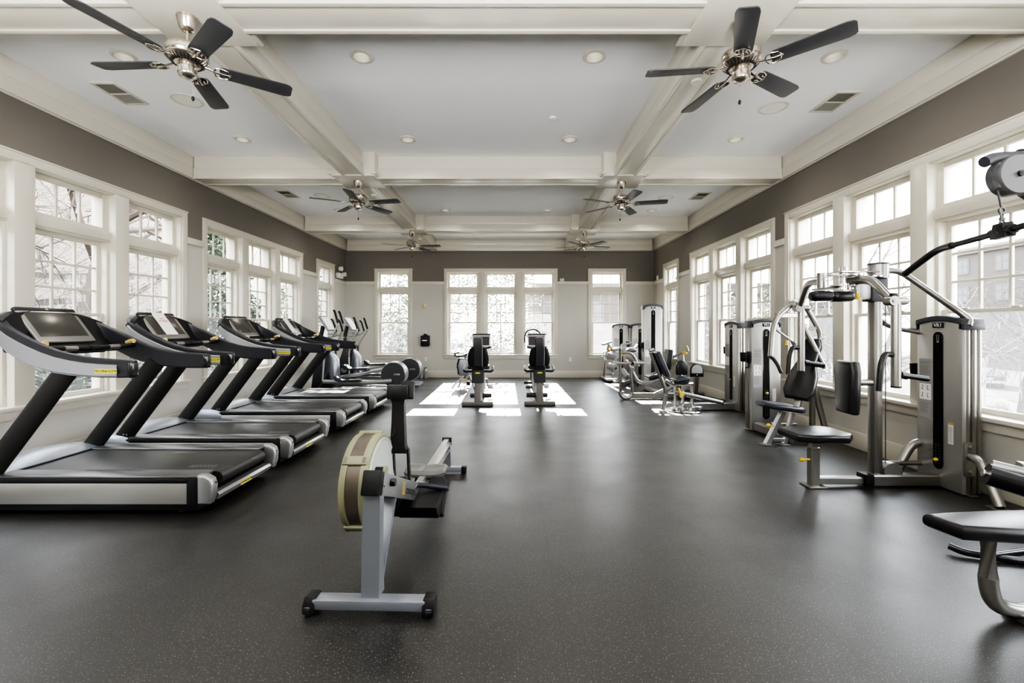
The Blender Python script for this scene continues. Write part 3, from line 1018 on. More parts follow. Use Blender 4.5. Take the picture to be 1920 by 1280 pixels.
# ================================================================== ELLIPTICALS
def make_elliptical(y, x0, ph, zs, lab):
    r = thing('elliptical_trainer', lab, 'elliptical', (x0, y, 0), group='elliptical trainers by the far left corner')
    m = MB()
    m.bb((-1.05, -.33, .0), (-.93, .33, .06), .02)
    m.bb((-1.0, -.06, .03), (.75, .06, .12), .02)
    m.bb((.52, -.26, 0), (.98, .26, .075), .03)
    obj('base_frame', m, 'blue_silver', r)
    m = MB(); m.lathe([(.0001, -.155), (.235, -.155), (.25, -.14), (.25, .14), (.235, .155), (.0001, .155)], (.72, 0, .40), 'y', 36)
    dr = obj('flywheel_drum', m, 'charcoal', r)
    m = MB(); m.ring([(.238, -.15), (.26, -.13), (.262, .13), (.238, .15), (.245, .1), (.245, -.1)], (.72, 0, .40), 'y', 36)
    obj('drum_rim', m, 'silver_light', dr, 'silver rim')
    m = MB(); m.box((.80, -.157, .40), (.13, .004, .035), .0015); m.text('TECHNOGYM', .021, T(.80, -.1592, .40) @ rotx(PI / 2), 1)
    obj('drum_badge', m, ['silver_light', 'ink'], dr)
    m = MB()
    m.prism([(-1.02, .05), (-.62, .05), (-.50, .30), (-.55, .62), (-.70, .98), (-.82, 1.0), (-.95, .6)], -.13, .13, 'xz', .04, seg=3)
    obj('front_housing', m, 'shell_dark', r)
    m = MB(); m.prism([(-.60, .25), (-.48, .30), (-.50, .70), (-.62, .86), (-.66, .6)], -.16, .16, 'xz', .05, seg=3)
    obj('chrome_guard', m, 'blue_silver', r)
    m = MB(); m.tube([(-.80, 0, .9), (-.86, 0, 1.15), (-.80, 0, 1.42)], .045, 12, fillet=.1)
    obj('console_mast', m, 'shell_dark', r)
    Mx = T(-.72, 0, 1.47) @ roty(R(58))
    m = MB(Mx); m.box((0, 0, 0), (.36, .40, .045), .015, seg=3)
    ds = obj('display', m, 'blue_silver', r)
    m = MB(Mx); m.box((-.03, 0, .0232), (.24, .34, .002)); m.box((.13, 0, .0232), (.06, .34, .002))
    obj('screen', m, 'screen_white', ds, 'bright screen')
    m = MB(); m.box((-.60, 0, 1.25), (.10, .32, .05), .02)
    obj('tray', m, 'grey_plastic', r)
    # fixed handles
    for s in (-1, 1):
        m = MB(); m.tube([(-.72, s * .10, 1.16), (-.52, s * .16, 1.22), (-.45, s * .17, 1.30)], .016, 10, fillet=.08)
        fh = obj('fixed_handle', m, 'silver_light', r)
        m = MB(); m.tube([(-.45, s * .17, 1.30), (-.52, s * .18, 1.52), (-.56, s * .17, 1.56)], .020, 10, fillet=.04)
        obj('grip', m, 'black', fh)
    for s in (-1, 1):
        a = ph * s
        P = Vector((-.66, s * .27, .82))
        m = MB(); m.tube([(-.66 + a * .3, s * .29, .28), P, (-.56 - a * .2, s * .29, 1.12), (-.44 - a * .5, s * .28, zs - .33), (-.43 - a * .5, s * .27, zs - .26)], .019, 10, fillet=.12)
        mh = obj('moving_handle', m, 'silver_light', r)
        m = MB(); m.tube([(-.43 - a * .5, s * .27, zs - .27), (-.50 - a * .5, s * .26, zs - .03), (-.525 - a * .5, s * .25, zs)], .023, 10, fillet=.03)
        obj('grip', m, 'black', mh)
        m = MB(); m.tube([(.70, s * .17, .40 + .13 * s), (.15, s * .21, .33 + .10 * s), (-.66 + a * .3, s * .27, .27)], .03, 10, ry=.045, fillet=.1)
        pa = obj('pedal_arm', m, 'silver_light', r)
        m = MB(); m.prism([(-.36, .0), (.06, .0), (.10, .05), (.05, .06), (-.30, .045), (-.42, .13), (-.46, .12), (-.44, .03)], s * .13, s * .31, 'xz', .012, Mx=T(0, 0, .36 + .10 * s))
        pd = obj('pedal', m, 'charcoal', pa)
        m = MB(); m.lathe([(.0001, -.02), (.055, -.02), (.06, -.01), (.06, .02), (.0001, .02)], (-.45, s * .22, .36 + .1 * s), 'y', 16)
        obj('pivot_cap', m, 'silver', pa)
    for s in (-1, 1):
        m = MB(); m.tube([(-.85, s * .17, .05), (-.62, s * .2, .42), (-.60, s * .17, .95)], .022, 10, fillet=.2)
        obj('side_bow', m, 'charcoal', r)
    return r
make_elliptical(9.40, -3.22, .10, 1.74, 'nearer elliptical trainer with bright tilted display behind the last treadmill')
make_elliptical(10.60, -3.16, -.06, 1.62, 'farther elliptical trainer, second from the treadmills, near the corner')

# ================================================================== ROWER (local: +y towards the seat end)
ROT_R = R(-1.6)
r = thing('rowing_machine', 'silver and black rowing machine with cream flywheel cage in the aisle', 'rowing machine', (-.685, 2.135, 0), ROT_R)
m = MB()
m.bb((-.27, -.035, .028), (.27, .035, .073), .004)
ff = obj('front_foot', m, 'blue_silver', r)
for s in (-1, 1):
    m = MB(); m.prism([(-.045, 0.012), (.045, 0.012), (.05, .03), (.045, .078), (-.02, .082), (-.045, .05)], s * .258, s * .315, 'yz', .008)
    cp = obj('end_cap', m, 'black', ff)
    m = MB(); m.lathe([(.0001, -.016), (.026, -.016), (.028, -.01), (.028, .01), (.026, .016), (.0001, .016)], (s * .29, -.025, .028), 'x', 16)
    obj('wheel', m, 'black_gloss', cp)
m = MB()
m.loft([[(-w, y0, z), (w, y0, z), (w, y1, z), (-w, y1, z)] for z, w, y0, y1 in ((.07, .043, -.008, .075), (.30, .0445, .0, .055), (.57, .041, .012, .075))])
obj('front_leg', m, 'blue_silver', r)
m = MB()
m.loft([[(x0, y0, z), (x1, y0, z), (x1, y1, z), (x0, y1, z)] for z, x0, x1, y0, y1 in ((.07, -.03, .03, .05, .085), (.46, -.036, .036, .30, .335))])
obj('rear_strut', m, 'blue_silver', r)
# sloping main beam
sl = math.atan2(-.34, .80)
Mb = T(0, .0, .625) @ rotx(sl)
m = MB(Mb)
m.bb((-.040, .06, -.055), (.040, .86, .055), .003)
bm_ = obj('main_beam', m, 'silver_light', r)
m = MB(Mb); m.bb((-.043, -.005, -.060), (.043, .075, .058), .008)
obj('beam_end_cap', m, 'black', bm_)
m = MB(Mb); m.text('concept2', .070, T(.0412, .66, -.004) @ rotz(PI / 2) @ rotx(PI / 2), 0)
obj('beam_lettering', m, 'ink', bm_)
m = MB(Mb)
for a, b, c, d in ((.455, .47, -.034, .036), (.495, .51, -.034, .036), (.455, .51, .024, .036), (.455, .51, -.034, -.022)):
    m.bb((.040, a, c), (.0415, b, d))
obj('beam_emblem', m, 'brass', bm_)
m = MB(Mb)
m.cyl((.04, .20, .015), (.066, .20, .015), .020, 16); m.cyl((.04, .09, -.01), (.043, .09, -.01), .004, 8)
obj('adjust_knob', m, 'black_gloss', bm_)
# flywheel cage
FC = (-.150, .40, .50)
m = MB()
for s in (-1, 1):
    m.lathe([(.0001, s * .050), (.14, s * .052), (.20, s * .058), (.235, s * .075), (.258, s * .072), (.268, s * .055), (.266, s * .036), (.24, s * .034)], FC, 'x', 40)
cg = obj('flywheel_cage', m, 'cream_plastic', r)
m = MB(); m.lathe([(.0001, .056), (.14, .058), (.20, .064), (.232, .080), (.238, .0745)], FC, 'x', 40)
obj('side_disc', m, 'pale_disc', cg)
m = MB(); m.ring([(.252, -.040), (.259, -.040), (.259, .040), (.252, .040)], FC, 'x', 48)
obj('perforated_band', m, 'perf', cg)
for a in (50, 137, -10, -70, 200):
    m = MB(T(*FC) @ rotx(R(a)))
    m.box((0, 0, .266), (.135, .05, .022), .009)
    for s in (-1, 1):
        m.box((s * .05, 0, .277), (.018, .03, .004), 0, 1)
    obj('cage_clip', m, ['cream_plastic', 'perf'], cg)
m = MB(); m.cyl((-.105, .30, .585), (-.02, .30, .585), .022, 16); m.cyl((-.03, .30, .585), (-.015, .30, .585), .026, 16, 1)
obj('damper_lever', m, ['black', 'cream_plastic'], r)
m = MB(); m.tube([(-.09, .52, .70), (-.06, .56, .72), (-.05, .60, .76)], .002, 6)
obj('sensor_wire', m, 'black', r)
# monitor arm
m = MB()
m.prism([(.66, .20), (.70, .20), (.64, .62), (.60, .62)], .012, .024, 'yz', .002)
m.prism([(.66, .24), (.70, .24), (.64, .62), (.60, .62)], -.098, -.070, 'yz', .002)
m.loft([[(-.085 + k, y0, z), (.005 - k, y0, z), (.005 - k, y1, z), (-.085 + k, y1, z)] for z, k, y0, y1 in ((.60, -.012, .585, .655), (.64, 0, .585, .65), (.80, .006, .595, .645), (.90, .008, .60, .645), (.945, .0, .595, .65))])
ma = obj('monitor_arm', m, 'black', r)
m = MB()
for z in (.36, .43, .52, .60):
    yy = .68 - (z - .2) * .14
    m.cyl((.024, yy, z), (.03, yy, z), .006, 8)
    m.cyl((-.098, yy, z), (-.104, yy, z), .006, 8)
obj('arm_bolt', m, 'silver', ma)
m = MB()
m.box((-.040, .60, .975), (.125, .05, .085), .005)
m.box((.005, .65, .98), (.085, .04, .11), .008, Mx=rotx(R(-25)))
mo = obj('monitor', m, 'black', r)
m = MB(); m.box((.005, .674, .991), (.07, .004, .07), .001, Mx=rotx(R(-25)))
obj('monitor_screen', m, 'screen', mo)
# footrests and handle
for s in (-1, 1):
    m = MB(T(s * .13 + .02, .83, .25) @ rotx(R(-38)))
    m.prism([(-.06, -.12), (.06, -.12), (.066, -.04), (.06, .10), (.04, .125), (-.04, .125), (-.06, .10), (-.066, -.04)], -.012, .012, 'xz', .006)
    m.box((0, .025, -.11), (.12, .05, .03), .008)
    fr = obj('footrest', m, 'black', r)
    m = MB(T(s * .13 + .02, .83, .25) @ rotx(R(-38)))
    m.tube([(-.066, 0, .04), (-.05, .05, .05), (0, .07, .055), (.05, .05, .05), (.066, 0, .04)], .018, 8, ry=.003, fillet=.03)
    obj('foot_strap', m, 'shell_dark', fr)
m = MB(); m.prism([(.58, .27), (.68, .165), (.88, .165), (.93, .21), (.86, .30)], -.06, .20, 'yz', .01)
obj('foot_stretcher', m, 'black', r)
m = MB(); m.tube([(-.21, .80, .318), (-.03, .79, .335), (.05, .79, .335), (.23, .82, .305)], .017, 12, fillet=.1)
hd = obj('pull_handle', m, 'vinyl_blue', r)
m = MB(); m.box((.02, .74, .335), (.05, .06, .025), .006)
obj('handle_clip', m, 'chrome', hd)
# rail, seat, rear leg
zr0, zr1 = .262, .292
m = MB()
for z0, z1, w in ((.0, .045, .022), (-.048, -.036, .041), (.0, .012, .041)):
    a, b = Vector((0, .74, zr0)), Vector((0, 2.10, zr1))
    m.loft([[(-w, p.y, p.z + z0 - .02), (w, p.y, p.z + z0 - .02), (w, p.y, p.z + z1 - .02), (-w, p.y, p.z + z1 - .02)] for p in (a, b)])
m.loft([[(-.014, p.y, p.z - .06), (.014, p.y, p.z - .06), (.014, p.y, p.z), (-.014, p.y, p.z)] for p in (a, b)])
rl = obj('seat_rail', m, 'alu', r)
m = MB(); m.box((0, 2.095, zr1 + .0), (.088, .025, .07), .004)
obj('rail_stop', m, 'black', rl)
sy = 1.20
m = MB()
nx, ny = 16, 8
top, bot = [], []
for i in range(nx + 1):
    u = -1 + 2 * i / nx
    yf = sy - .112 + .05 * abs(u) ** 4
    yb = sy + .118 - .05 * abs(u) ** 4 - .055 * math.exp(-(u / .20) ** 2)
    rt, rb = [], []
    for k in range(ny + 1):
        v = k / ny
        y = yf + (yb - yf) * v
        e = min(1, min(v, 1 - v) * 6) * min(1, (1 - abs(u)) * 7)
        z = .300 + .022 * e ** .5 + .010 * v * v - .010 * cos(PI * (abs(u) - .5)) * sin(PI * v) + .006 * abs(u) ** 3
        rt.append((.152 * u, y, z))
        rb.append((.146 * u, y * .96 + sy * .04, .278 + .006 * v))
    top.append(rt)
    bot.append(rb)
V_ = [p for r_ in top for p in r_] + [p for r_ in bot for p in r_]
q = ny + 1
O = (nx + 1) * q
F_ = []
for i in range(nx):
    for k in range(ny):
        F_.append((i * q + k, i * q + k + 1, (i + 1) * q + k + 1, (i + 1) * q + k))
        F_.append((O + i * q + k, O + (i + 1) * q + k, O + (i + 1) * q + k + 1, O + i * q + k + 1))
    for k in (0, ny):
        F_.append((i * q + k, (i + 1) * q + k, O + (i + 1) * q + k, O + i * q + k))
for k in range(ny):
    for i in (0, nx):
        F_.append((i * q + k, i * q + k + 1, O + i * q + k + 1, O + i * q + k))
m.add(V_, F_)
se = obj('seat', m, 'seat_grey', r)
m = MB(); m.bb((-.065, sy - .09, .235), (.065, sy + .09, .29), .01)
obj('seat_carriage', m, 'black', se)
m = MB()
m.loft([[(-.042, y, z), (.042, y, z), (.042, y + .03, z), (-.042, y + .03, z)] for y, z in ((2.02, .275), (2.06, .055))])
obj('rear_leg', m, 'blue_silver', r)
m = MB(); m.bb((-.155, 2.03, .012), (.155, 2.09, .06), .004)
rf = obj('rear_foot', m, 'blue_silver', r)
for s in (-1, 1):
    m = MB(); m.bb((s * .145, 2.026, 0.0), (s * .19, 2.094, .066), .006)
    obj('end_cap', m, 'black', rf)

# ================================================================== RECUMBENT BIKES (local: +y away from the camera)
def make_recumbent():
    r = thing('recumbent_bike', '', 'exercise bike', group='recumbent bikes facing the far windows')
    for y, w in ((0, .275), (1.08, .215)):
        m = MB(); m.box((0, y, .035), (2 * w, .11, .07), .018, seg=3)
        obj('floor_foot', m, 'rubber_grey', r)
    m = MB()
    m.prism([(-.05, .05), (.08, .05), (.14, .3), (.20, .52), (.06, .55), (-.02, .3)], -.057, .057, 'yz', .012)
    m.bb((-.04, .0, .06), (.04, 1.1, .15), .015)
    obj('frame', m, 'rubber_grey', r)
    m = MB(); m.tube([(.065, .05, .08), (.06, .30, .12), (.05, .6, .35)], .012, 8)
    obj('side_tube', m, 'silver_light', r)
    m = MB(); m.prism([(.0, .40), (.20, .38), (.30, .52), (.28, .66), (.12, .70), (.03, .62)], -.105, .105, 'yz', .02, seg=3)
    bk = obj('seat_housing', m, 'black', r)
    m = MB(); m.ball((0, .018, .575), (.05, .012, .015)); m.text('TECHNOGYM', .014, T(0, .005, .575) @ rotx(PI / 2), 1)
    obj('logo_badge', m, ['yellow_logo', 'ink'], bk)
    m = MB(); m.box((0, .42, .655), (.40, .40, .07), .03, seg=3)
    obj('seat', m, 'vinyl', r)
    m = MB()
    def bsec(z, w, y, t):
        return [(-w, y + .03, z), (-w * .8, y, z), (w * .8, y, z), (w, y + .03, z), (w * .8, y + t, z), (-w * .8, y + t, z)]
    m.loft([bsec(z, w, y, t) for z, w, y, t in ((.665, .10, .17, .06), (.68, .16, .16, .07), (.72, .182, .15, .08), (.82, .19, .13, .08), (.92, .175, .11, .08), (1.0, .15, .09, .08), (1.03, .10, .085, .07))])
    obj('backrest', m, 'black', r)
    m = MB(); m.loft([bsec(z, w, y, t) for z, w, y, t in ((.66, .082, .12, .05), (.95, .082, .075, .05), (1.18, .078, .045, .045), (1.20, .07, .05, .03))])
    sp = obj('back_support', m, 'shell_dark', r)
    m = MB(); m.tube([(.08, .07, .68), (.083, .04, .95), (.078, .012, 1.185), (.06, .008, 1.205), (-.06, .008, 1.205), (-.078, .012, 1.185)], .006, 8, fillet=.02)
    obj('support_edge', m, 'silver_light', sp)
    for s in (-1, 1):
        m = MB(); m.tube([(s * .09, .12, .60), (s * .24, .14, .59), (s * .265, .22, .62), (s * .255, .42, .67)], .022, 10, fillet=.06)
        sh = obj('side_handle', m, 'black', r)
        m = MB(); m.tube([(s * .245, .17, .60), (s * .268, .23, .625), (s * .258, .40, .668)], .0225, 10, fillet=.03)
        obj('pulse_grip', m, 'silver_light', sh)
    m = MB(); m.prism([(.72, .12), (1.30, .12), (1.36, .35), (1.22, .62), (1.0, .66), (.80, .45)], -.085, .085, 'yz', .03, seg=3)
    obj('crank_housing', m, 'blue_silver', r)
    for s in (-1, 1):
        m = MB(); m.tube([(s * .09, 1.02, .36), (s * .12, 1.02, .36), (s * .13, 1.0 + s * .05, .36 - s * .15)], .013, 8)
        cr = obj('crank', m, 'silver', r)
        m = MB(); m.lathe([(.0001, -.05), (.04, -.05), (.05, -.03), (.05, .03), (.04, .05), (.0001, .05)], (s * .19, 1.0 + s * .05, .36 - s * .15), 'x', 14)
        obj('pedal', m, 'white_plastic', cr)
    m = MB(); m.tube([(0, 1.18, .6), (0, 1.30, .9), (0, 1.34, 1.05)], .04, 12, fillet=.1)
    obj('console_mast', m, 'shell_dark', r)
    Mx = T(0, 1.30, 1.12) @ rotx(R(-12))
    m = MB(Mx); m.box((0, 0, 0), (.37, .05, .28), .015, seg=3)
    ds = obj('display', m, 'silver_light', r)
    m = MB(Mx); m.box((0, -.026, -.02), (.32, .004, .18)); m.box((0, -.026, .12), (.37, .004, .03), 0, 1)
    obj('screen', m, ['screen_dim', 'shell_dark'], ds)
    m = MB(); m.tube([(-.20, 1.12, .99), (-.12, 1.2, .96), (.12, 1.2, .96), (.20, 1.12, .99)], .018, 8, fillet=.05)
    obj('console_handle', m, 'black', r)
    return r
RB = make_recumbent()
RB.location = (-.615, 7.80, 0); RB.rotation_euler = (0, 0, R(1)); RB['label'] = 'left one of two recumbent bikes in the sunlight, seat back towards the camera'
o = copy_tree(RB); o.location = (.485, 7.86, 0); o.rotation_euler = (0, 0, R(-.5)); o['label'] = 'right one of two recumbent bikes, with a handlebar loop rising behind its screen'

# upright bikes beyond
def make_upright(name, lab, loc, rz, zh, loop):
    r = thing(name, lab, 'exercise bike', loc, rz)
    m = MB()
    for y, w in ((-.40, .20), (.42, .22)):
        m.box((0, y, .03), (2 * w, .09, .06), .018)
    m.bb((-.035, -.42, .05), (.035, .44, .11), .01)
    obj('base_frame', m, 'rubber_grey', r)
    m = MB(); m.prism([(-.12, .12), (.34, .10), (.40, .30), (.26, .58), (.10, .60), (-.10, .36)], -.08, .08, 'yz', .03, seg=3)
    obj('crank_housing', m, 'blue_silver', r)
    m = MB(); m.tube([(0, -.16, .12), (0, -.24, .62)], .03, 10)
    sp = obj('seat_post', m, 'silver', r)
    m = MB(); m.loft([[(-w, y, .62), (w, y, .62), (w * .8, y, .685), (-w * .8, y, .685)] for y, w in ((-.40, .06), (-.34, .12), (-.22, .10), (-.10, .035))])
    obj('saddle', m, 'black', r)
    m = MB(); m.tube([(0, .22, .55), (0, .32, zh - .12), (0, .30, zh - .04)], .03, 10, fillet=.1)
    obj('handle_mast', m, 'silver_light', r)
    m = MB(); m.tube(loop, .018, 10, fillet=.06)
    obj('handlebar', m, 'black', r)
    for s in (-1, 1):
        m = MB(); m.tube([(s * .08, .12, .30), (s * .11, .12, .30), (s * .12, .12 + s * .1, .30 - s * .11)], .012, 8)
        c = obj('crank', m, 'silver', r)
        m = MB(); m.box((s * .17, .12 + s * .1, .30 - s * .11), (.09, .10, .03), .008)
        obj('pedal', m, 'grey_plastic', c)
    return r
make_upright('upright_bike', 'upright exercise bike directly behind the right recumbent bike, only its black handlebar loop showing', (.50, 10.55, 0), 0, 1.2,
             [(-.2, .22, 1.02), (-.21, .26, 1.16), (-.15, .32, 1.31), (.02, .34, 1.35), (.16, .31, 1.28), (.2, .26, 1.16), (.2, .22, 1.02)])
# compact stepper-like bike at the left
r = thing('spin_bike', 'small pale exercise bike half hidden left of the left recumbent bike', 'exercise bike', (-1.12, 10.25, 0), R(0))
m = MB(); m.tube([(-.14, .15, .80), (-.20, -.05, .80), (-.20, -.12, .74), (-.1, -.12, .72), (.06, .05, .76)], .02, 10, fillet=.06)
obj('handlebar', m, 'black', r)
m = MB(); m.tube([(.03, .1, .16), (.03, .06, .78)], .035, 12)
obj('mast', m, 'blue_silver', r)
m = MB(); m.prism([(-.16, .30), (-.10, .26), (.10, .26), (.14, .45), (.10, .66), (-.12, .68), (-.17, .5)], .0, .14, 'xz', .04, seg=3)
hs = obj('side_shell', m, 'blue_silver', r)
m = MB(); m.tube([(-.12, -.005, .67), (-.17, -.005, .5), (-.12, -.005, .31)], .014, 8, fillet=.05)
obj('shell_edge', m, 'black', hs)
for x0, y0, x1, y1 in ((-.02, 0, -.24, -.32), (-.02, .1, -.12, -.12), (.12, 0, .26, -.30)):
    m = MB(); m.tube([(x0, y0, .26), ((x0 + x1) / 2, (y0 + y1) / 2, .16), (x1, y1, .02)], .022, 10, fillet=.05)
    obj('leg', m, 'silver_light', r)
m = MB(); m.box((.0, -.1, .20), (.16, .08, .03), .008)
obj('step_plate', m, 'brass', r, 'brass coloured plate')
m = MB(); m.lathe([(.0001, -.05), (.05, -.04), (.05, .04), (.0001, .05)], (.10, -.05, .10), 'x', 14); m.cyl((0, 0, .0), (.10, -.02, .12), .012, 8)
obj('crank', m, 'black', r)
# ================================================================== WEIGHT MACHINES
def V(*a): return Vector(a)
def tower(root, cx, cy, face, h=1.43, w=.40, d=.17, pin=.45, lean_dots=14, cup=None, slot0=.16, wide_plac=True):
    """weight tower; local -y is the front face. cx, cy = centre of the front face"""
    B = T(cx, cy, 0) @ rotz(face)
    arch = lambda u: h - .035 * (u / (w / 2)) ** 2
    us = [-w / 2 + w * i / 8 for i in range(9)]
    m = MB(B)
    m.prism([(-w / 2, .012), (w / 2, .012)] + [(u, arch(u)) for u in us[::-1]], 0, .05, 'xz', .006)
    body = obj('tower_panel', m, 'silver_face', root)
    m = MB(B)
    for s in (-1, 1):
        for k in range(3):
            y0 = .03 + k * (d - .03) / 3
            m.bb((s * (w / 2 - .05), y0, .012), (s * (w / 2 + (.004, .008, .004)[k]), y0 + (d - .03) / 3 - .004, h - .03), .014)
    m.bb((-w / 2 + .03, .05, .02), (w / 2 - .03, d - .01, h - .04), .003)
    obj('tower_column', m, 'silver', body)
    m = MB(B)
    pts = [(u * 1.04, arch(u) - .012) for u in us]
    m.prism(pts + [(u, z + .05) for u, z in pts[::-1]], -.012, d + .012, 'xz', .012)
    for s in (-1, 1):
        m.bb((s * (w / 2 - .03), .0, h - .085), (s * (w / 2 + .014), d + .01, h - .03), .006)
    obj('tower_cap', m, 'charcoal', body)
    m = MB(B)
    m.bb((-w / 2 - .03, .04, 0), (w / 2 + .03, .11, .014), .004)
    obj('floor_plate', m, 'silver', body)
    # slot
    sw = .045
    def cap(r, z0, z1, y):
        return [(r * cos(a), z1 + r * sin(a)) for a in [PI * i / 10 for i in range(11)]] + [(r * cos(a), z0 + r * sin(a)) for a in [PI + PI * i / 10 for i in range(11)]]
    m = MB(B)
    m.prism(cap(sw, slot0 + sw, h - .10 - sw, 0), -.004, .002, 'xz', 0, 1)
    m.prism(cap(sw - .006, slot0 + sw, h - .10 - sw, 0), -.005, .0, 'xz', 0, 0)
    sl = obj('slot', m, ['slot_black', 'black_gloss'], body)
    m = MB(B)
    n = lean_dots
    for k in range(n):
        z = slot0 + .05 + k * .026
        if z > h - .2: break
        m.bb((-.026, -.0065, z - .010), (.026, -.004, z + .010), 0, 0)
        for s in (-1, 1):
            m.bb((s * .017 - .004, -.0075, z - .003), (s * .017 + .004, -.006, z + .003), 0, 1)
    obj('weight_stack', m, ['black', 'silver'], sl)
    m = MB(B)
    for s in (-1, 1):
        m.bb((s * .008 - .002, -.007, h - .19), (s * .008 + .002, -.005, h - .125))
    m.bb((-.01, -.0055, h - .195), (.01, -.0045, h - .18))
    obj('lift_cable', m, 'silver', sl)
    m = MB(B); m.ball((0, -.022, slot0 + (h - .3) * pin), (.020, .016, .016)); m.cyl((0, -.004, slot0 + (h - .3) * pin), (0, -.02, slot0 + (h - .3) * pin), .008, 8)
    obj('selector_pin', m, 'yellow', sl, 'yellow selector pin')
    m = MB(B); m.box((0, -.003, h - .045), (.10, .006, .046), .005, 0)
    m.text('VR1', .044, T(0, -.0062, h - .045) @ rotx(PI / 2), 1)
    obj('name_plate', m, ['black', 'white_ink'], body)
    # printed placards
    m = MB(B)
    x0, x1 = -w / 2 + .022, -.062
    m.bb((x0, -.001, .58), (x1, .001, 1.10), 0, 0)
    m.bb((x0 + .004, -.002, .74), (x1 - .004, 0, .88), 0, 1)
    rnd = random.Random(3)
    for k in range(14):
        z = 1.07 - k * .0125
        if k in (2, 9): continue
        m.bb((x0 + .008, -.002, z), (x1 - .01 - rnd.random() * .03, 0, z + .003), 0, 2)
    for k in range(8):
        z = .71 - k * .012
        m.bb((x0 + .008, -.002, z), (x1 - .01 - rnd.random() * .04, 0, z + .003), 0, 2)
    for i in range(2):
        for j in range(2):
            cx2, cz2 = x0 + .03 + i * .05, .775 + j * .065
            m.box((cx2, -.0025, cz2), (.005, .001, .03), 0, 2, roty(.5 - i)); m.box((cx2 + .006, -.0025, cz2 - .012), (.02, .001, .005), 0, 3); m.box((cx2 + .003, -.0025, cz2 + .02), (.009, .001, .009), 0, 2)
    obj('instruction_placard', m, ['placard', 'paper', 'faint_ink', 'ink_red'], body)
    m = MB(B)
    m.bb((.085, -.001, .40), (.130, .001, .58), 0, 0); m.bb((.085, -.002, .562), (.130, 0, .58), 0, 1)
    for k in range(12):
        m.bb((.089, -.002, .415 + k * .011), (.126 - .004 * (k % 3), 0, .419 + k * .011), 0, 2)
    obj('warning_label', m, ['white_plastic', 'brass', 'placard'], body)
    if cup is not None:
        s = cup
        m = MB(B)
        X = s * (w / 2 + .075)
        m.lathe([(.036, .92), (.043, .93), (.046, 1.02), (.05, 1.045), (.046, 1.045), (.042, 1.02), (.038, .94), (.0001, .935)], (X, .06, 0), n=16)
        m.bb((s * (w / 2), .03, .90), (s * (w / 2 + .03), .09, 1.06), .008)
        m.tube([(s * (w / 2 + .01), .06, .90), (s * (w / 2 + .01), .06, .84), (s * (w / 2 + .05), .06, .84)], .007, 8, fillet=.01)
        obj('cup_holder', m, 'black', body)
    return body
def pad(root, name, cs, size, Mx, mt='vinyl', r=.03, taper=None, plate=True):
    """upholstered pad: local x width, z height, y thickness (front -y)"""
    m = MB(T(*cs) @ Mx)
    w, h, t = size
    a = taper or 1
    m.prism([(-w / 2 * a, -h / 2), (w / 2 * a, -h / 2), (w / 2, -h / 6), (w / 2, h / 2.6), (w / 2 * .86, h / 2), (-w / 2 * .86, h / 2), (-w / 2, h / 2.6), (-w / 2, -h / 6)], -t / 2, t / 2, 'xz', r, seg=3)
    return obj(name, m, mt, root)
FACE_X = -PI / 2     # front looks to -x
def machine(name, lab, cat, loc):
    return thing(name, lab, cat, loc, world=True)

# ------------------------------------------------ pec fly (nearest full machine)
r = machine('pec_fly_machine', 'silver pec fly machine on the right, its arms hanging from an overhead pivot', 'weight machine', (3.2, 3.85, 0))
tower(r, 3.665, 3.81, FACE_X, 1.44, pin=.07, cup=-1, lean_dots=7)
m = MB(); m.bar((2.60, 3.84, .055), (3.10, 3.84, .055), .07, .06); m.bar((3.05, 3.84, .06), (3.70, 3.84, .06), .10, .10)
bs = obj('base_beam', m, 'silver', r)
m = MB(); m.bb((3.02, 3.785, .012), (3.10, 3.895, .115), .01)
obj('joint_block', m, 'black', bs)
m = MB(); m.bb((2.53, 3.77, 0), (2.69, 3.91, .014), .006)
obj('floor_plate', m, 'silver', bs)
m = MB(); m.bar((2.61, 3.84, .01), (2.61, 3.84, .34), .075, .075); m.bar((2.61, 3.84, .3), (2.61, 3.84, .42), .055, .055)
sp = obj('seat_post', m, 'silver', r)
m = MB(); m.cyl((2.57, 3.83, .235), (2.50, 3.81, .24), .010, 8); m.ball((2.485, 3.806, .241), (.022, .02, .02))
obj('adjust_knob', m, 'yellow', sp, 'yellow adjusting knob')
m = MB(); m.prism([(2.38, 3.70), (2.50, 3.64), (2.78, 3.64), (2.86, 3.72), (2.86, 3.96), (2.78, 4.04), (2.50, 4.04), (2.38, 3.98)], .415, .485, 'xy', .022, seg=3)
obj('seat', m, 'vinyl', r)
m = MB(); m.bb((3.118, 3.815, .05), (3.202, 3.905, 1.64), .026)
cl = obj('main_column', m, 'silver', r)
m = MB(); m.bb((3.09, 3.80, 1.60), (3.23, 3.92, 1.80), .01)
m.bb((2.98, 3.815, 1.62), (3.12, 3.905, 1.79), .008, 1)
obj('column_head', m, ['charcoal', 'silver_light'], cl)
m = MB(); m.cyl((3.19, 3.86, 1.80), (3.19, 3.86, 1.92), .075, 20); m.cyl((3.19, 3.86, 1.92), (3.19, 3.86, 1.935), .078, 20, 1)
obj('column_cap', m, ['silver_light', 'charcoal'], cl)
m = MB(); m.tube([(3.19, 3.84, 1.87), (3.34, 3.82, 1.865), (3.70, 3.66, 1.50), (3.74, 3.62, 1.44), (3.715, 3.61, 1.39)], .026, 12, fillet=.07)
obj('brace_tube', m, 'silver', r)
m = MB(); m.tube([(3.19, 3.95, 1.52), (3.42, 4.02, 1.38), (3.70, 4.0, 1.33)], .024, 12, fillet=.1)
obj('rear_brace_tube', m, 'silver', r)
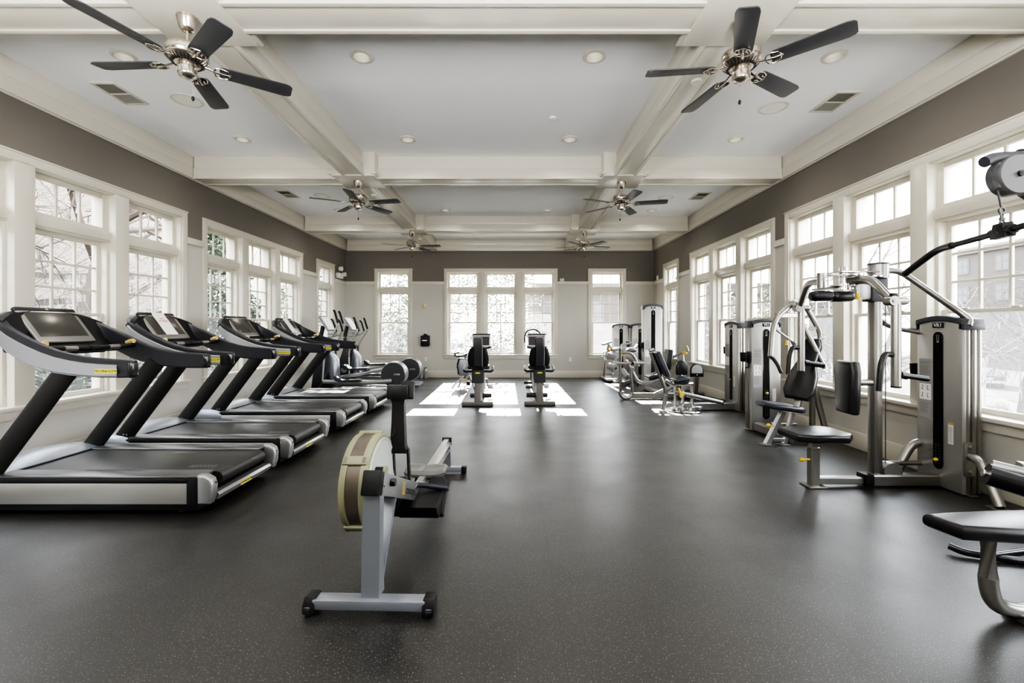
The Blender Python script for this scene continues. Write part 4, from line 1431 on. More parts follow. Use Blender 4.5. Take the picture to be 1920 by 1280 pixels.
# overhead pivot
m = MB()
m.cyl((2.88, 3.85, 1.815), (2.88, 3.85, 1.828), .14, 28); m.cyl((2.88, 3.85, 1.70), (2.88, 3.85, 1.90), .034, 18)
m.prism([(2.80, 3.76), (3.14, 3.78), (3.2, 3.85), (3.14, 3.93), (2.80, 3.95)], 1.845, 1.86, 'xy', .003)
m.cyl((3.02, 3.83, 1.80), (3.02, 3.83, 1.812), .15, 28)
m.cyl((2.88, 3.86, 1.735), (2.88, 3.86, 1.75), .095, 24); m.cyl((2.88, 3.86, 1.705), (2.88, 3.86, 1.715), .085, 24)
pv = obj('pivot_hub', m, 'chrome', r)
m = MB(); m.cyl((2.96, 3.80, 1.66), (2.96, 3.80, 1.76), .016, 10); m.lathe([(.0001, 1.615), (.035, 1.617), (.03, 1.63), (.018, 1.64), (.016, 1.67)], (2.96, 3.80, 0), n=14, mat=1)
obj('pull_pin', m, ['silver', 'yellow'], pv)
m = MB(); m.box((2.65, 3.80, 1.645), (.19, .12, .09), .042, seg=4); m.box((2.82, 3.80, 1.64), (.19, .13, .09), .042, seg=4)
obj('arm_roller_pad', m, 'vinyl', r)
for s, Y in ((-1, 3.33), (1, 4.54)):
    X = 2.875 if s < 0 else 2.95
    m = MB()
    if s < 0:
        m.tube([(2.90, 3.84, 1.775), (2.93, 3.62, 1.775), (X - .02, Y + .02, 1.59)], .03, 12, ry=.036, fillet=.10)
    else:
        m.cyl((2.86, 4.10, 1.74), (2.86, 4.10, 1.88), .036, 16)
        m.prism([(2.80, 3.9), (2.92, 3.9), (2.92, 4.15), (2.80, 4.15)], 1.72, 1.735, 'xy', .004)
        m.tube([(2.86, 4.12, 1.80), (2.87, 4.30, 1.81), (X, Y + .01, 1.585)], .03, 12, fillet=.12)
    ua = obj('swing_arm', m, 'silver', r)
    m = MB(); m.cyl((X - .03, Y, 1.575), (X + .075, Y, 1.575), .031, 16); m.ball((X + .075, Y, 1.575), .031)
    m.cyl((X - .03, Y - .035, 1.575), (X - .03, Y + .035, 1.575), .036, 16)
    m.cyl((X - .03, Y - .041, 1.575), (X - .03, Y - .035, 1.575), .016, 12, 1)
    m.box((X - .01, Y, 1.62), (.05, .03, .03), .01, 2)
    obj('arm_joint', m, ['silver', 'chrome', 'black'], ua)
    m = MB(); m.tube([(X + .01, Y, 1.57), (X + .01, Y, .935)], .034, 18, ry=.030, up=(0, 1, 0)); m.cyl((X + .01, Y, .935), (X + .01, Y, .922), .033, 18, 1)
    obj('lever_tube', m, ['silver', 'black'], ua)
    m = MB(); m.tube([(X - .02, Y, 1.17), (X - .09, Y - .02, 1.18), (X - .13, Y - .03, 1.10), (X - .145, Y - .03, .90)], .021, 12, fillet=.06)
    obj('grip', m, 'vinyl', ua)
    m = MB(); m.cyl((X + .04, Y, 1.02), (X + .09, Y, 1.01), .028, 12); m.tube([(X + .08, Y, 1.012), (X + .24, Y - .01, .99)], .021, 12)
    obj('side_grip', m, 'vinyl', ua)
# back pad on a stub
m = MB(); m.cyl((2.88, 3.80, .90), (3.14, 3.86, .90), .03, 12)
obj('pad_stub', m, 'silver', r)
m = MB(T(2.86, 3.78, .865) @ rotz(FACE_X - .10)); m.prism([(-.10, -.22), (.10, -.22), (.115, -.1), (.125, .14), (.105, .225), (-.105, .225), (-.125, .14), (-.115, -.1)], -.045, .045, 'xz', .03, seg=3)
obj('chest_pad', m, 'vinyl', r)
m = MB(); m.cyl((3.28, 3.81, .13), (3.28, 3.87, .13), .080, 24); m.bb((3.19, 3.80, .04), (3.37, 3.88, .08), .01)
pu = obj('pulley', m, 'silver_light', r)
m = MB(); m.cyl((3.235, 3.84, .15), (3.235, 3.84, 1.78), .004, 6)
obj('cable', m, 'steel_cable', r)
m = MB(); m.tube([(3.30, 3.97, .16), (3.72, 3.98, .16)], .022, 10)
obj('guide_tube', m, 'silver', r)
m = MB(); m.tube([(3.45, 4.0, .01), (3.53, 4.0, .20), (3.61, 4.0, .325), (3.72, 4.0, .35)], .036, 12, fillet=.08)
obj('rear_foot_tube', m, 'silver', r)
m = MB(); m.tube([(3.72, 3.62, .33), (3.72, 3.52, .32), (3.67, 3.33, .02)], .034, 12, fillet=.08); m.bb((3.62, 3.24, 0), (3.72, 3.40, .014), .005)
ft = obj('front_foot_tube', m, 'silver', r)
m = MB(); m.bb((3.675, 3.595, .16), (3.765, 3.61, .44), .02)
for z in (.20, .40): m.cyl((3.72, 3.575, z), (3.72, 3.6, z), .018, 12)
obj('bracket', m, 'silver', ft)

# ------------------------------------------------ chest press
r = machine('chest_press_machine', 'silver chest press machine with tall black back pad, right behind the nearest weight machine', 'weight machine', (3.3, 5.5, 0))
tower(r, 3.375, 5.89, 0, 1.46, w=.385, pin=.30, cup=-1, lean_dots=14)
m = MB(); m.bar((3.22, 5.82, .08), (3.30, 5.20, .07), .10, .11); m.bar((3.30, 5.22, .06), (3.62, 5.24, .06), .08, .08); m.bar((3.30, 5.66, .14), (3.60, 5.62, .14), .05, .05)
obj('base_beam', m, 'silver', r)
m = MB(); m.bb((3.29, 5.50, .05), (3.37, 5.56, .19), .02)
obj('pulley_guard', m, 'silver_light', r)
m = MB()
m.bar(at(1468, 771, 5.2), at(1437, 833, 5.2), .062, .062, up=(0, 1, 0))
m.bar(at(1486, 774, 5.22), at(1470, 832, 5.2), .05, .05, up=(0, 1, 0))
m.bar(at(1448, 824, 5.2), at(1473, 824, 5.2), .04, .04)
m.bar(at(1458, 812, 5.21), at(1478, 818, 5.21), .02, .03)
sf = obj('seat_frame', m, 'silver_light', r)
for x in (1437, 1471):
    p = at(x, 833, 5.2)
    m = MB(); m.bb((p.x - .07, p.y - .05, 0), (p.x + .05, p.y + .05, .014), .005)
    obj('floor_plate', m, 'silver', sf)
p = at(1441, 797, 5.18)
m = MB(); m.ball(p, (.028, .022, .024)); m.cyl(p, p + V(.06, .01, -.01), .010, 8)
obj('adjust_knob', m, 'yellow', sf, 'yellow adjusting knob')
p0, p1 = at(1432, 757, 5.3), at(1494, 766, 5.2)
m = MB(T(*((p0 + p1) / 2)) @ roty(R(8)))
m.prism([(-.24, -.10), (-.17, -.18), (.15, -.19), (.22, -.13), (.22, .13), (.15, .19), (-.17, .18), (-.24, .10)], -.032, .032, 'xy', .022, seg=3)
obj('seat', m, 'vinyl_blue', r)
# back pad, leaning away to the wall side
b0, b1 = at(1493, 748, 5.15), at(1526, 636, 5.35)
ax = (b1 - b0).normalized()
yv = Vector((-.80, -.60, 0))
yv = (yv - ax * yv.dot(ax)).normalized()
xv = yv.cross(ax) * -1
Mp = Matrix(((xv.x, -yv.x, ax.x, (b0.x + b1.x) / 2), (xv.y, -yv.y, ax.y, (b0.y + b1.y) / 2), (xv.z, -yv.z, ax.z, (b0.z + b1.z) / 2), (0, 0, 0, 1)))
L = (b1 - b0).length
m = MB(Mp); m.prism([(-.12, -L / 2), (.12, -L / 2), (.165, -L * .38), (.15, -L * .12), (.10, L * .1), (.105, L * .38), (.075, L / 2), (-.075, L / 2), (-.105, L * .38), (-.10, L * .1), (-.15, -L * .12), (-.165, -L * .38)], -.045, .045, 'xz', .028, seg=3)
obj('backrest', m, 'vinyl', r)
m = MB(Mp); m.bb((-.035, .045, -L * .62), (.035, .10, L * .40), .008)
obj('back_post', m, 'silver', r)
m = MB()
m.bar(at(1523, 725, 5.5), at(1523, 808, 5.5), .05, .06, up=(0, 1, 0))
m.tube([at(1507, 608, 5.5), at(1523, 710, 5.5), at(1548, 808, 5.45)], .034, 12, fillet=.2)
m.tube([at(1507, 611, 5.3), at(1547, 690, 5.2)], .030, 12)
up = obj('rear_upright', m, 'silver', r)
m = MB()
m.tube([at(1489, 567, 5.4), at(1455, 595, 5.35), at(1448, 625, 5.3), at(1445, 668, 5.25)], .031, 12, fillet=.12)
la = obj('press_arm', m, 'silver', r)
m = MB(); m.tube([at(1444, 669, 5.25), at(1450, 672, 5.2), at(1458, 683, 5.15), at(1465, 699, 5.1)], .022, 12, fillet=.05)
obj('grip', m, 'vinyl', la)
m = MB()
m.tube([at(1510, 573, 5.4), at(1535, 616, 5.35), at(1538, 628, 5.35), at(1538, 640, 5.35)], .031, 12, fillet=.08)
ra = obj('press_arm', m, 'silver', r)
m = MB(); m.tube([at(1546, 688, 5.2), at(1530, 684, 5.15), at(1512, 680, 5.1)], .021, 12)
obj('grip', m, 'vinyl', ra)
m = MB(); m.bar(at(1478, 565, 5.45), at(1508, 563, 5.45), .05, .05); m.bb(at(1490, 585, 5.45), at(1506, 565, 5.38), .02); m.cyl(at(1494, 572, 5.3), at(1502, 582, 5.5), .045, 14)
obj('pivot_block', m, 'silver', r)
m = MB(); m.bar(at(1456, 591, 5.4), at(1496, 591, 5.45), .05, .055); m.bar(at(1512, 617, 5.4), at(1530, 615, 5.35), .04, .04)
obj('cross_bar', m, 'silver', r)
m = MB(); m.tube([at(1455, 618, 5.55), at(1486, 640, 5.5)], .014, 8); m.box(at(1456, 618, 5.55), (.06, .04, .03), .008); m.bar(at(1486, 640, 5.5), at(1494, 655, 5.5), .06, .03)
lk = obj('range_lever', m, 'silver_light', r)
p = at(1475, 643, 5.48)
m = MB(); m.lathe([(.0001, -.03), (.03, -.025), (.018, 0), (.02, .03), (.0001, .03)], p, n=12)
obj('lever_knob', m, 'yellow', lk, 'yellow lever knob')

# ------------------------------------------------ hip machine with the chrome turntable
r = machine('hip_machine', 'seated hip machine with a chrome disc at its foot and blue-black seat', 'weight machine', (2.9, 7.4, 0))
tower(r, 3.69, 7.475, FACE_X, 1.45, w=.44, pin=.30, cup=-1, lean_dots=12)
m = MB(); m.bar((2.85, 7.40, .065), (3.72, 7.42, .065), .10, .12)
obj('base_beam', m, 'silver_light', r)
m = MB(); m.lathe([(.0001, .0), (.27, 0), (.28, .012), (.26, .022), (.12, .03), (.0001, .03)], (2.84, 7.35, 0), n=32)
tt = obj('turntable', m, 'chrome', r)
m = MB()
for k, (x, y, q) in enumerate(((2.70, 7.30, .09), (2.78, 7.22, .06), (2.92, 7.25, .10), (3.02, 7.30, .07), (2.86, 7.42, .11))):
    m.cyl((x, y, .03), (x, y, .055), q, 18); m.cyl((x, y, .055), (x, y, .075), q * .55, 14)
m.bb((2.95, 7.22, .03), (3.10, 7.34, .09), .015)
obj('cam', m, 'chrome', tt)
m = MB()
for x, y in ((2.70, 7.35), (2.84, 7.38), (2.99, 7.36)):
    m.cyl((x, y, .03), (x + .02 * (2.84 - x), y, .46), .026, 12)
m.bb((2.66, 7.31, .42), (3.0, 7.42, .47), .012)
obj('post', m, 'chrome', r)
m = MB(); m.tube([at(1220, 660, 7.3), at(1250, 735, 7.3), at(1243, 768, 7.3)], .034, 12, fillet=.09)
bf = obj('back_frame', m, 'silver', r)
m = MB(); m.cyl(at(1217, 657, 7.25), at(1226, 655, 7.25), .03, 12); m.bb((2.42, 7.22, 0), (2.52, 7.36, .014), .004)
obj('end_fitting', m, 'silver_light', bf)
a, b = at(1229, 659, 7.25), at(1249, 704, 7.25)
m = MB(T(*((a + b) / 2)) @ roty(R(-23.5)))
L = (b - a).length
m.prism([(-.15, -L / 2), (.15, -L / 2), (.15, L * .4), (.12, L / 2), (-.12, L / 2), (-.15, L * .4)], -.04, .04, 'yz', .025, seg=3)
obj('backrest', m, 'vinyl_blue', r)
m = MB(T(*at(1275, 711, 7.3)) @ roty(R(-9))); m.box((0, 0, 0), (.24, .30, .06), .026, seg=3)
obj('seat', m, 'vinyl_blue', r)
m = MB(T(*at(1282, 717, 7.2)) @ roty(R(-14))); m.box((0, 0, 0), (.15, .12, .05), .02, seg=3)
obj('foot_pad', m, 'vinyl', r)
m = MB(); m.tube([at(1248, 712, 7.32), at(1262, 722, 7.32), at(1280, 718, 7.32)], .03, 10)
obj('seat_arm', m, 'silver_light', r)
m = MB(T(*at(1278, 689, 7.6)))
m.prism([(-.09, -.13), (.09, -.13), (.10, -.09), (.10, .03), (.07, .10), (.0, .13), (-.07, .10), (-.10, .03), (-.10, -.09)], -.04, .04, 'xz', .03, seg=3)
kp = obj('knee_pad', m, 'vinyl', r)
m = MB(); m.tube([at(1278, 700, 7.6), at(1277, 722, 7.5)], .022, 10)
obj('pad_arm', m, 'silver_light', kp)
m = MB(); m.tube([at(1266, 735, 7.18), at(1354, 754.5, 7.10)], .036, 14)
wl = obj('swing_lever', m, 'silver', r)
m = MB(); m.cyl(at(1353.5, 754.4, 7.10), at(1355.5, 754.8, 7.10), .037, 14)
obj('end_plug', m, 'black', wl)
m = MB(); m.tube([at(1272, 727, 7.1), at(1275, 735, 7.1), at(1277, 745, 7.1)], .018, 8); m.bar(at(1276, 737, 7.12), at(1283, 740, 7.1), .03, .05)
obj('lock_handle', m, 'yellow', wl, 'yellow lock handle')

# ------------------------------------------------ leg press with the tall tower
r = machine('leg_press_machine', 'leg press machine with the tallest silver tower and a rounded tube loop', 'weight machine', (2.9, 9.2, 0))
tower(r, 3.115, 9.80, 0, 1.87, w=.405, d=.2, pin=.05, cup=-1, lean_dots=24)
m = MB(); m.bar((2.30, 8.62, .06), (3.55, 8.62, .06), .10, .10); m.bar((2.95, 8.6, .06), (2.98, 9.9, .06), .10, .10)
obj('base_beam', m, 'silver', r)
m = MB()
xl, xr = at(1163, 700, 8.5).x, at(1185, 700, 8.5).x
m.tube([(xl, 8.5, .98), (xl, 8.5, .10), (xl + .06, 8.5, .025), (xr - .06, 8.5, .025), (xr, 8.5, .10), (xr, 8.5, .62)], .034, 12, fillet=.09)
m.tube([(xl, 8.5, .96), (xl + .02, 8.52, 1.05), (xl + .22, 8.54, 1.08)], .022, 10, fillet=.05)
m.tube([(xl - .02, 8.5, .90), (xl + .20, 8.5, .90), (xr + .06, 8.5, .80), (xr + .12, 8.5, .64)], .028, 10, fillet=.12)
obj('tube_loop', m, 'silver', r)
m = MB(); m.tube([at(1174, 675, 8.55), at(1197, 717, 8.5), at(1218, 716, 8.5), at(1240, 709, 8.5)], .032, 12, fillet=.1)
obj('bent_lever', m, 'silver_light', r)
m = MB(); m.cyl((xl - .08, 8.46, .70), (xr + .22, 8.46, .70), .025, 12); m.cyl((xl + .20, 8.45, .70), (xl + .24, 8.45, .70), .035, 12, 1)
obj('roller_bar', m, ['silver_light', 'black'], r)
m = MB(T(*at(1226, 704, 8.6)) @ roty(R(-16))); m.box((0, 0, 0), (.30, .36, .08), .035, seg=3)
obj('seat', m, 'vinyl', r)
m = MB(); m.tube([at(1224, 742, 8.62), at(1256, 728, 8.62), at(1290, 700, 8.62)], .045, 12, ry=.05)
obj('seat_slide', m, 'silver_light', r)
a, b = at(1248, 692, 8.8), at(1255, 655, 8.8)
m = MB(T(*((a + b) / 2)) @ roty(R(10))); m.prism([(-.16, -.2), (.16, -.2), (.17, .0), (.13, .2), (-.13, .2), (-.17, .0)], -.05, .05, 'yz', .03, seg=3)
obj('backrest', m, 'vinyl', r)
m = MB(); m.tube([at(1257, 672, 8.8), at(1276, 662, 8.7), at(1291, 656, 8.6)], .022, 10)
am = obj('adjust_arm', m, 'silver_light', r)
m = MB(); m.tube([at(1291, 655, 8.6), at(1287, 648, 8.6)], .016, 8); m.bar(at(1281, 663, 8.65), at(1287, 660, 8.62), .05, .06)
obj('arm_grip', m, 'yellow', am, 'yellow arm grip')
m = MB(); m.bar(at(1280, 666, 8.68), at(1286, 730, 8.65), .06, .05)
obj('arm_post', m, 'silver_light', r)
# footplate
c = at(1307, 694, 8.35)
def archp(w, h, n=12):
    return [(-w, -h), (w, -h)] + [(w * cos(PI * i / n), h - w + w * sin(PI * i / n)) for i in range(n + 1)]
m = MB(T(*c)); m.prism(archp(.125, .125), 0, .03, 'xz', .004)
fp = obj('footplate', m, 'black', r)
m = MB(T(*c)); m.prism([(x, max(z, -.055)) for x, z in archp(.103, .107)], -.004, .003, 'xz'); m.cyl((0, -.006, -.085), (0, 0, -.085), .013, 12)
obj('plate_face', m, 'placard', fp, 'grey plate face')
m = MB(); m.bar(c + V(0, .02, -.12), V(c.x - .02, 8.40, .06), .085, .07, up=(0, 1, 0))
obj('plate_post', m, 'silver', r)
m = MB(); m.bar((3.28, 8.55, .08), (3.48, 8.50, .07), .07, .07); m.bar((3.52, 8.40, .09), (3.62, 8.38, .085), .12, .12); m.bar((3.62, 8.38, .07), (3.80, 7.95, .05), .08, .06)
obj('floor_track', m, 'black', r)

# ------------------------------------------------ two leg machines in the far right corner
def roller(p, q, rad=.06):
    m = MB(); p, q = Vector(p), Vector(q)
    d = (q - p).normalized()
    m.tube([p, p + d * .015, q - d * .015, q], rad, 16)
    m.cyl(p - d * .02, q + d * .02, rad * .35, 10, 1)
    return m
r = machine('leg_curl_machine', 'pale leg curl machine with grey rollers, leftmost in the far right corner', 'weight machine', (2.6, 11.3, 0))
tower(r, 2.875, 11.72, 0, 1.46, w=.43, pin=.2, lean_dots=10)
m = MB(); m.tube([at(1132, 708, 11.6), at(1136, 670, 11.3), at(1141, 647, 11.2)], .025, 10); m.tube([at(1132, 660, 11.3), at(1130, 668, 11.3), at(1133, 676, 11.3)], .02, 10); m.bar(at(1134, 699, 11.5), at(1150, 699, 11.5), .03, .03); m.bar(at(1149, 700, 11.4), at(1149, 708, 11.4), .05, .05)
m.bar(at(1136, 660, 11.2), at(1153, 652, 11.2), .05, .05); m.bar(at(1140, 645, 11.2), at(1153, 662, 11.2), .06, .05)
m.bb((2.35, 11.1, .03), (2.9, 11.9, .10), .02)
obj('frame', m, 'silver_light', r)
m = MB(T(*at(1138, 643, 11.2)) @ roty(R(-18))); m.box((0, 0, 0), (.26, .22, .05), .02)
obj('hand_rest', m, 'grey_plastic', r)
for a, b in ((at(1141, 667, 11.2), at(1157, 673, 11.0)), (at(1143, 686, 11.1), at(1154, 690, 10.9))):
    obj('roller_pad', roller(a, b, .085), ['grey_plastic', 'chrome'], r)
m = MB(); m.tube([at(1141, 655, 11.1), at(1144, 658, 11.1)], .03, 8)
obj('adjust_knob', m, 'yellow', r, 'yellow knob')
m = MB(T(*at(1160, 654, 11.2)) @ roty(R(-8))); m.box((0, 0, 0), (.4, .32, .08), .03, seg=3)
obj('seat', m, 'grey_plastic', r)
r = machine('leg_extension_machine', 'leg extension machine in the far right corner, half hidden by the tallest tower', 'weight machine', (3.0, 10.5, 0))
tower(r, 3.33, 11.55, 0, 1.46, w=.42, pin=.2, lean_dots=10)
m = MB(); m.bar((2.55, 10.4, .06), (3.3, 11.6, .06), .10, .10)
m.bar(at(1178, 672, 10.4), at(1196, 724, 10.4), .06, .05, up=(0, 1, 0)); m.bar(at(1196, 674, 10.3), at(1183, 728, 10.2), .05, .05, up=(0, 1, 0)); m.bb(at(1153, 718, 10.2), at(1160, 712, 10.4), .01)
m.tube([at(1158, 712, 10.2), at(1163, 665, 10.3)], .022, 10)
obj('frame', m, 'silver', r)
m = MB(T(*at(1184, 656, 10.5))); m.ball((0, 0, 0), (.14, .16, .06)); m.box((.12, .02, .08), (.14, .18, .05), .02, Mx=roty(-.9))
obj('seat', m, 'silver_light', r)
m = MB(); m.tube([at(1175, 640, 10.5), at(1177, 650, 10.5)], .022, 8); m.tube([at(1178, 639, 10.5), at(1180, 650, 10.5)], .022, 8)
obj('hand_grip', m, 'black', r)
for a, b in ((at(1178, 669, 10.3), at(1201, 682, 10.0)), (at(1166, 694, 10.2), at(1176, 707, 10.0))):
    obj('roller_pad', roller(a, b, .07), ['grey_plastic', 'chrome'], r)
m = MB(); m.tube([at(1164, 667, 10.2), at(1168, 664, 10.2)], .025, 8)
obj('adjust_knob', m, 'yellow', r, 'yellow knob')

# ------------------------------------------------ lat pulldown at the right edge
r = machine('lat_pulldown_machine', 'lat pulldown machine cut by the right edge of the picture, seat and pulley head showing', 'weight machine', (3.0, 2.1, 0))
tower(r, 3.62, 2.05, FACE_X, 1.87, w=.42, d=.2, pin=.3, lean_dots=24)
m = MB(); m.prism([(2.00, 2.16), (2.035, 2.0), (2.32, 1.955), (2.60, 1.955), (2.66, 2.02), (2.66, 2.16), (2.58, 2.21), (2.40, 2.205)], .405, .472, 'xy', .025, seg=3)
obj('seat', m, 'vinyl', r)
m = MB(); m.tube([(2.235, 2.08, .42), (2.235, 2.08, .16), (2.26, 2.08, .075), (2.36, 2.08, .04), (2.9, 2.08, .04), (3.66, 2.06, .04)], .036, 14, fillet=.12)
obj('seat_post', m, 'silver', r)
m = MB(); m.bar((2.36, 2.08, .02), (3.7, 2.06, .02), .12, .035)
obj('base_beam', m, 'silver', r)
m = MB(); m.tube([(3.55, 2.05, 1.98), (2.62, 2.1, 1.90), (2.43, 2.1, 2.02)], .03, 12, fillet=.1); m.tube([(3.62, 2.05, 1.8), (3.55, 2.05, 2.19), (2.40, 2.1, 2.185)], .034, 12, fillet=.12)
obj('boom', m, 'charcoal', r)
hc = at(1897, 330, 2.08)
m = MB(); m.lathe([(.0001, -.035), (.088, -.035), (.092, -.028), (.092, .028), (.088, .035), (.0001, .035)], hc, 'y', 28)
m.box(hc + V(-.045, 0, -.0), (.09, .06, .14), .03)
ph = obj('pulley_head', m, 'pulley_grey', r)
m = MB(); m.tube([hc + V(-.13, 0, .065), hc + V(-.085, 0, .085), hc + V(.02, 0, .09), hc + V(.3, 0, .09)], .026, 12, fillet=.03)
obj('head_bumper', m, 'charcoal', ph)
m = MB(); m.cyl(hc + V(0, -.045, 0), hc + V(0, -.035, 0), .014, 10); m.box(hc + V(0, -.043, 0), (.03, .006, .012), .002)
obj('axle_bolt', m, 'black', ph)
tp = at(1880, 434, 2.1)
m = MB(); m.tube([hc + V(-.07, 0, -.05), tp + V(-.005, 0, .11)], .005, 8)
cb = obj('cable', m, 'steel_cable', r)
m = MB()
m.tube([tp + V(-.022, 0, -.01), tp + V(-.008, 0, .06), tp + V(-.008, 0, .09)], .005, 8); m.tube([tp + V(.022, 0, -.01), tp + V(.002, 0, .06), tp + V(.002, 0, .09)], .005, 8); m.ring([(.010, -.004), (.017, -.004), (.017, .004), (.010, .004)], tp + V(-.003, 0, .10), 'y', 14); m.cyl(tp + V(-.014, 0, .06), tp + V(.008, 0, .06), .006, 8)
obj('snap_hook', m, 'steel_cable', cb)
m = MB()
m.bar((2.95, 2.58, .565), (3.62, 2.25, .53), .07, .05)
tf = obj('thigh_frame', m, 'silver', r)
a, b = at(1850, 888, 2.55), at(1985, 930, 2.4)
obj('thigh_roller', roller(a, b, .062), ['vinyl', 'chrome'], tf)
m = MB(); m.cyl(at(1860, 872, 2.6), at(1990, 905, 2.42), .032, 14)
obj('thigh_bar', m, 'silver_light', tf)
m = MB(); m.bar((3.55, 2.25, .03), (3.66, 2.2, .03), .08, .05)
obj('side_beam', m, 'silver', r)
# bar hanging from the cable: its own thing
d = Vector((-.32, -.58, 0)).normalized()
r = thing('pulldown_bar', 'long black pulldown bar with drooping end hanging from the cable at the right', 'bar', tuple(tp), world=True)
A, E = at(1757, 468, 2.557), at(1697, 513, 2.78)
m = MB(); m.tube([E, A, tp, tp + (tp - A) * .95, tp + (tp - A) * 1.2 + V(0, 0, -.12)], .0150, 12, fillet=.07)
br = obj('bar_tube', m, 'black', r)
m = MB(); m.tube([E, A, A.lerp(tp, .27)], .0195, 12, fillet=.07)
obj('rubber_grip', m, 'vinyl', br)
m = MB(T(*tp) @ rotz(math.atan2(.457, .127))); m.prism([(-.05, -.03), (.05, -.03), (.03, .04), (-.03, .04)], -.024, .024, 'xz', .008); m.cyl((-.065, 0, 0), (.065, 0, 0), .023, 14)
obj('swivel_block', m, 'black', br)
# attachment lying on the floor
r = thing('handle_attachment', 'black V-shaped cable handle lying on the floor behind the near bench', 'cable handle', (2.9, 2.6, 0), world=True)
m = MB(); m.tube([(2.66, 2.70, .045), (2.70, 2.65, .03), (2.90, 2.58, .022), (3.3, 2.50, .022)], .021, 10, fillet=.04); m.tube([(2.80, 2.60, .03), (3.05, 2.62, .05), (3.35, 2.68, .08)], .021, 10, fillet=.04)
obj('bent_tube', m, 'black_gloss', r)
# ================================================================== OUTSIDE THE WINDOWS
def heightfield(x0, x1, y0, y1, nx, ny, f):
    m = MB()
    vs = [(x0 + (x1 - x0) * i / nx, y0 + (y1 - y0) * j / ny) for j in range(ny + 1) for i in range(nx + 1)]
    m.add([(x, y, f(x, y)) for x, y in vs], [(j * (nx + 1) + i, j * (nx + 1) + i + 1, (j + 1) * (nx + 1) + i + 1, (j + 1) * (nx + 1) + i) for j in range(ny) for i in range(nx)])
    return m
rg = random.Random(11)
def hill(x, y):
    d = max(0, -x - 6.5)
    return -.35 + .03 * d + .85 * max(0, d - 3.0) + .12 * sin(x * 1.3 + y * .7) * min(1, d / 3)
m = heightfield(-45, -4.95, -12, 50, 34, 40, lambda x, y: min(hill(x, y), 15))
struct('hillside', m, 'litter', 'pale hillside covered in dry leaves beyond the left windows', 'hill')
m = heightfield(-4.95, 4.25, 12.62, 60, 10, 24, lambda x, y: -.4 - .02 * (y - 12))
struct('back_ground', m, 'lawn', 'pale ground behind the far wall', 'ground')
def street_z(x, y):
    t = min(1, max(0, (x - 5.5) / 10))
    return -.45 - 2.05 * t
m = heightfield(4.25, 75, -20, 75, 40, 30, street_z)
struct('street_ground', m, 'lawn', 'dry pale lawn sloping down to the street on the right', 'ground')
# road strip along direction (.63,.77)
dv = Vector((.63, .77, 0)).normalized()
nv = Vector((dv.y, -dv.x, 0))
P0 = Vector((24.6, 21.6, 0))
def strip(a, b, l0, l1, z, z2=None):
    m = MB()
    q = [P0 + dv * l0 + nv * a, P0 + dv * l1 + nv * a, P0 + dv * l1 + nv * b, P0 + dv * l0 + nv * b]
    m.add([(p.x, p.y, z) for p in q] + [(p.x, p.y, z - .12) for p in q], [(0, 1, 2, 3), (0, 1, 5, 4), (1, 2, 6, 5), (2, 3, 7, 6), (3, 0, 4, 7)])
    return m
struct('road', strip(0, 9, -25, 40, -2.46), 'asphalt', 'grey street seen through the nearest right window', 'road')
struct('pavement', strip(-1.9, -.02, -25, 40, -2.36), 'concrete', 'pale pavement along the near side of the street', 'pavement')
struct('far_pavement', strip(9.02, 11, -25, 40, -2.36), 'concrete', 'pale pavement along the far side of the street', 'pavement')

# ---- bare trees
def tree_mesh(seed, h, r0, depth, spread, pale=False, low=.3):
    rn = random.Random(seed)
    tr, br = MB(), MB()
    def grow(p, d, ln, r, k):
        pts = [p]
        dd = d.copy()
        for i in range(3):
            dd = (dd + Vector((rn.uniform(-1, 1), rn.uniform(-1, 1), rn.uniform(-.3, .6))) * .16).normalized()
            pts.append(pts[-1] + dd * ln / 3)
        (tr if k == 0 else br).tube(pts, r, 6 if k < 2 else 4, r1=r * (.3 if k == 0 else .55), cap=False)
        if k >= depth:
            return
        for i in range(rn.randint(3, 4) if k else rn.randint(6, 8)):
            t = rn.uniform(low if k == 0 else .25, 1.)
            q = pts[min(2, int(t * 3))].lerp(pts[min(3, int(t * 3) + 1)], t * 3 - int(t * 3))
            a = rn.uniform(0, 2 * PI)
            u = dd.cross(Vector((cos(a), sin(a), .3))).normalized()
            nd = (dd * rn.uniform(.35, .8) + u * spread).normalized()
            grow(q, nd, ln * rn.uniform(.45, .68), max(.006, r * .5), k + 1)
    grow(Vector((0, 0, -.2)), Vector((rn.uniform(-.1, .1), rn.uniform(-.1, .1), 1)), h * .62, r0, 0)
    return tr, br
def make_tree(seed, h, r0, depth=4, spread=.8, mt='bark', low=.3):
    r = thing('bare_tree', '', 'tree')
    tr, br = tree_mesh(seed, h, r0, depth, spread, low=low)
    t = obj('trunk', tr, mt, r)
    obj('branches', br, mt, r)
    return r
TREES = [make_tree(5, 7.5, .17, 4, .8), make_tree(9, 9, .15, 3, .6), make_tree(23, 6, .09, 4, .9), make_tree(31, 8, .17, 5, .85, 'bark_pale', .42)]
tused = set()
def put_tree(k, x, y, z, s, rz, lab, group):
    o = TREES[k] if k not in tused else copy_tree(TREES[k])
    tused.add(k)
    o.location = (x, y, z)
    o.scale = (s, s, s)
    o.rotation_euler = (0, 0, rz)
    tag(o, lab, 'tree', group)
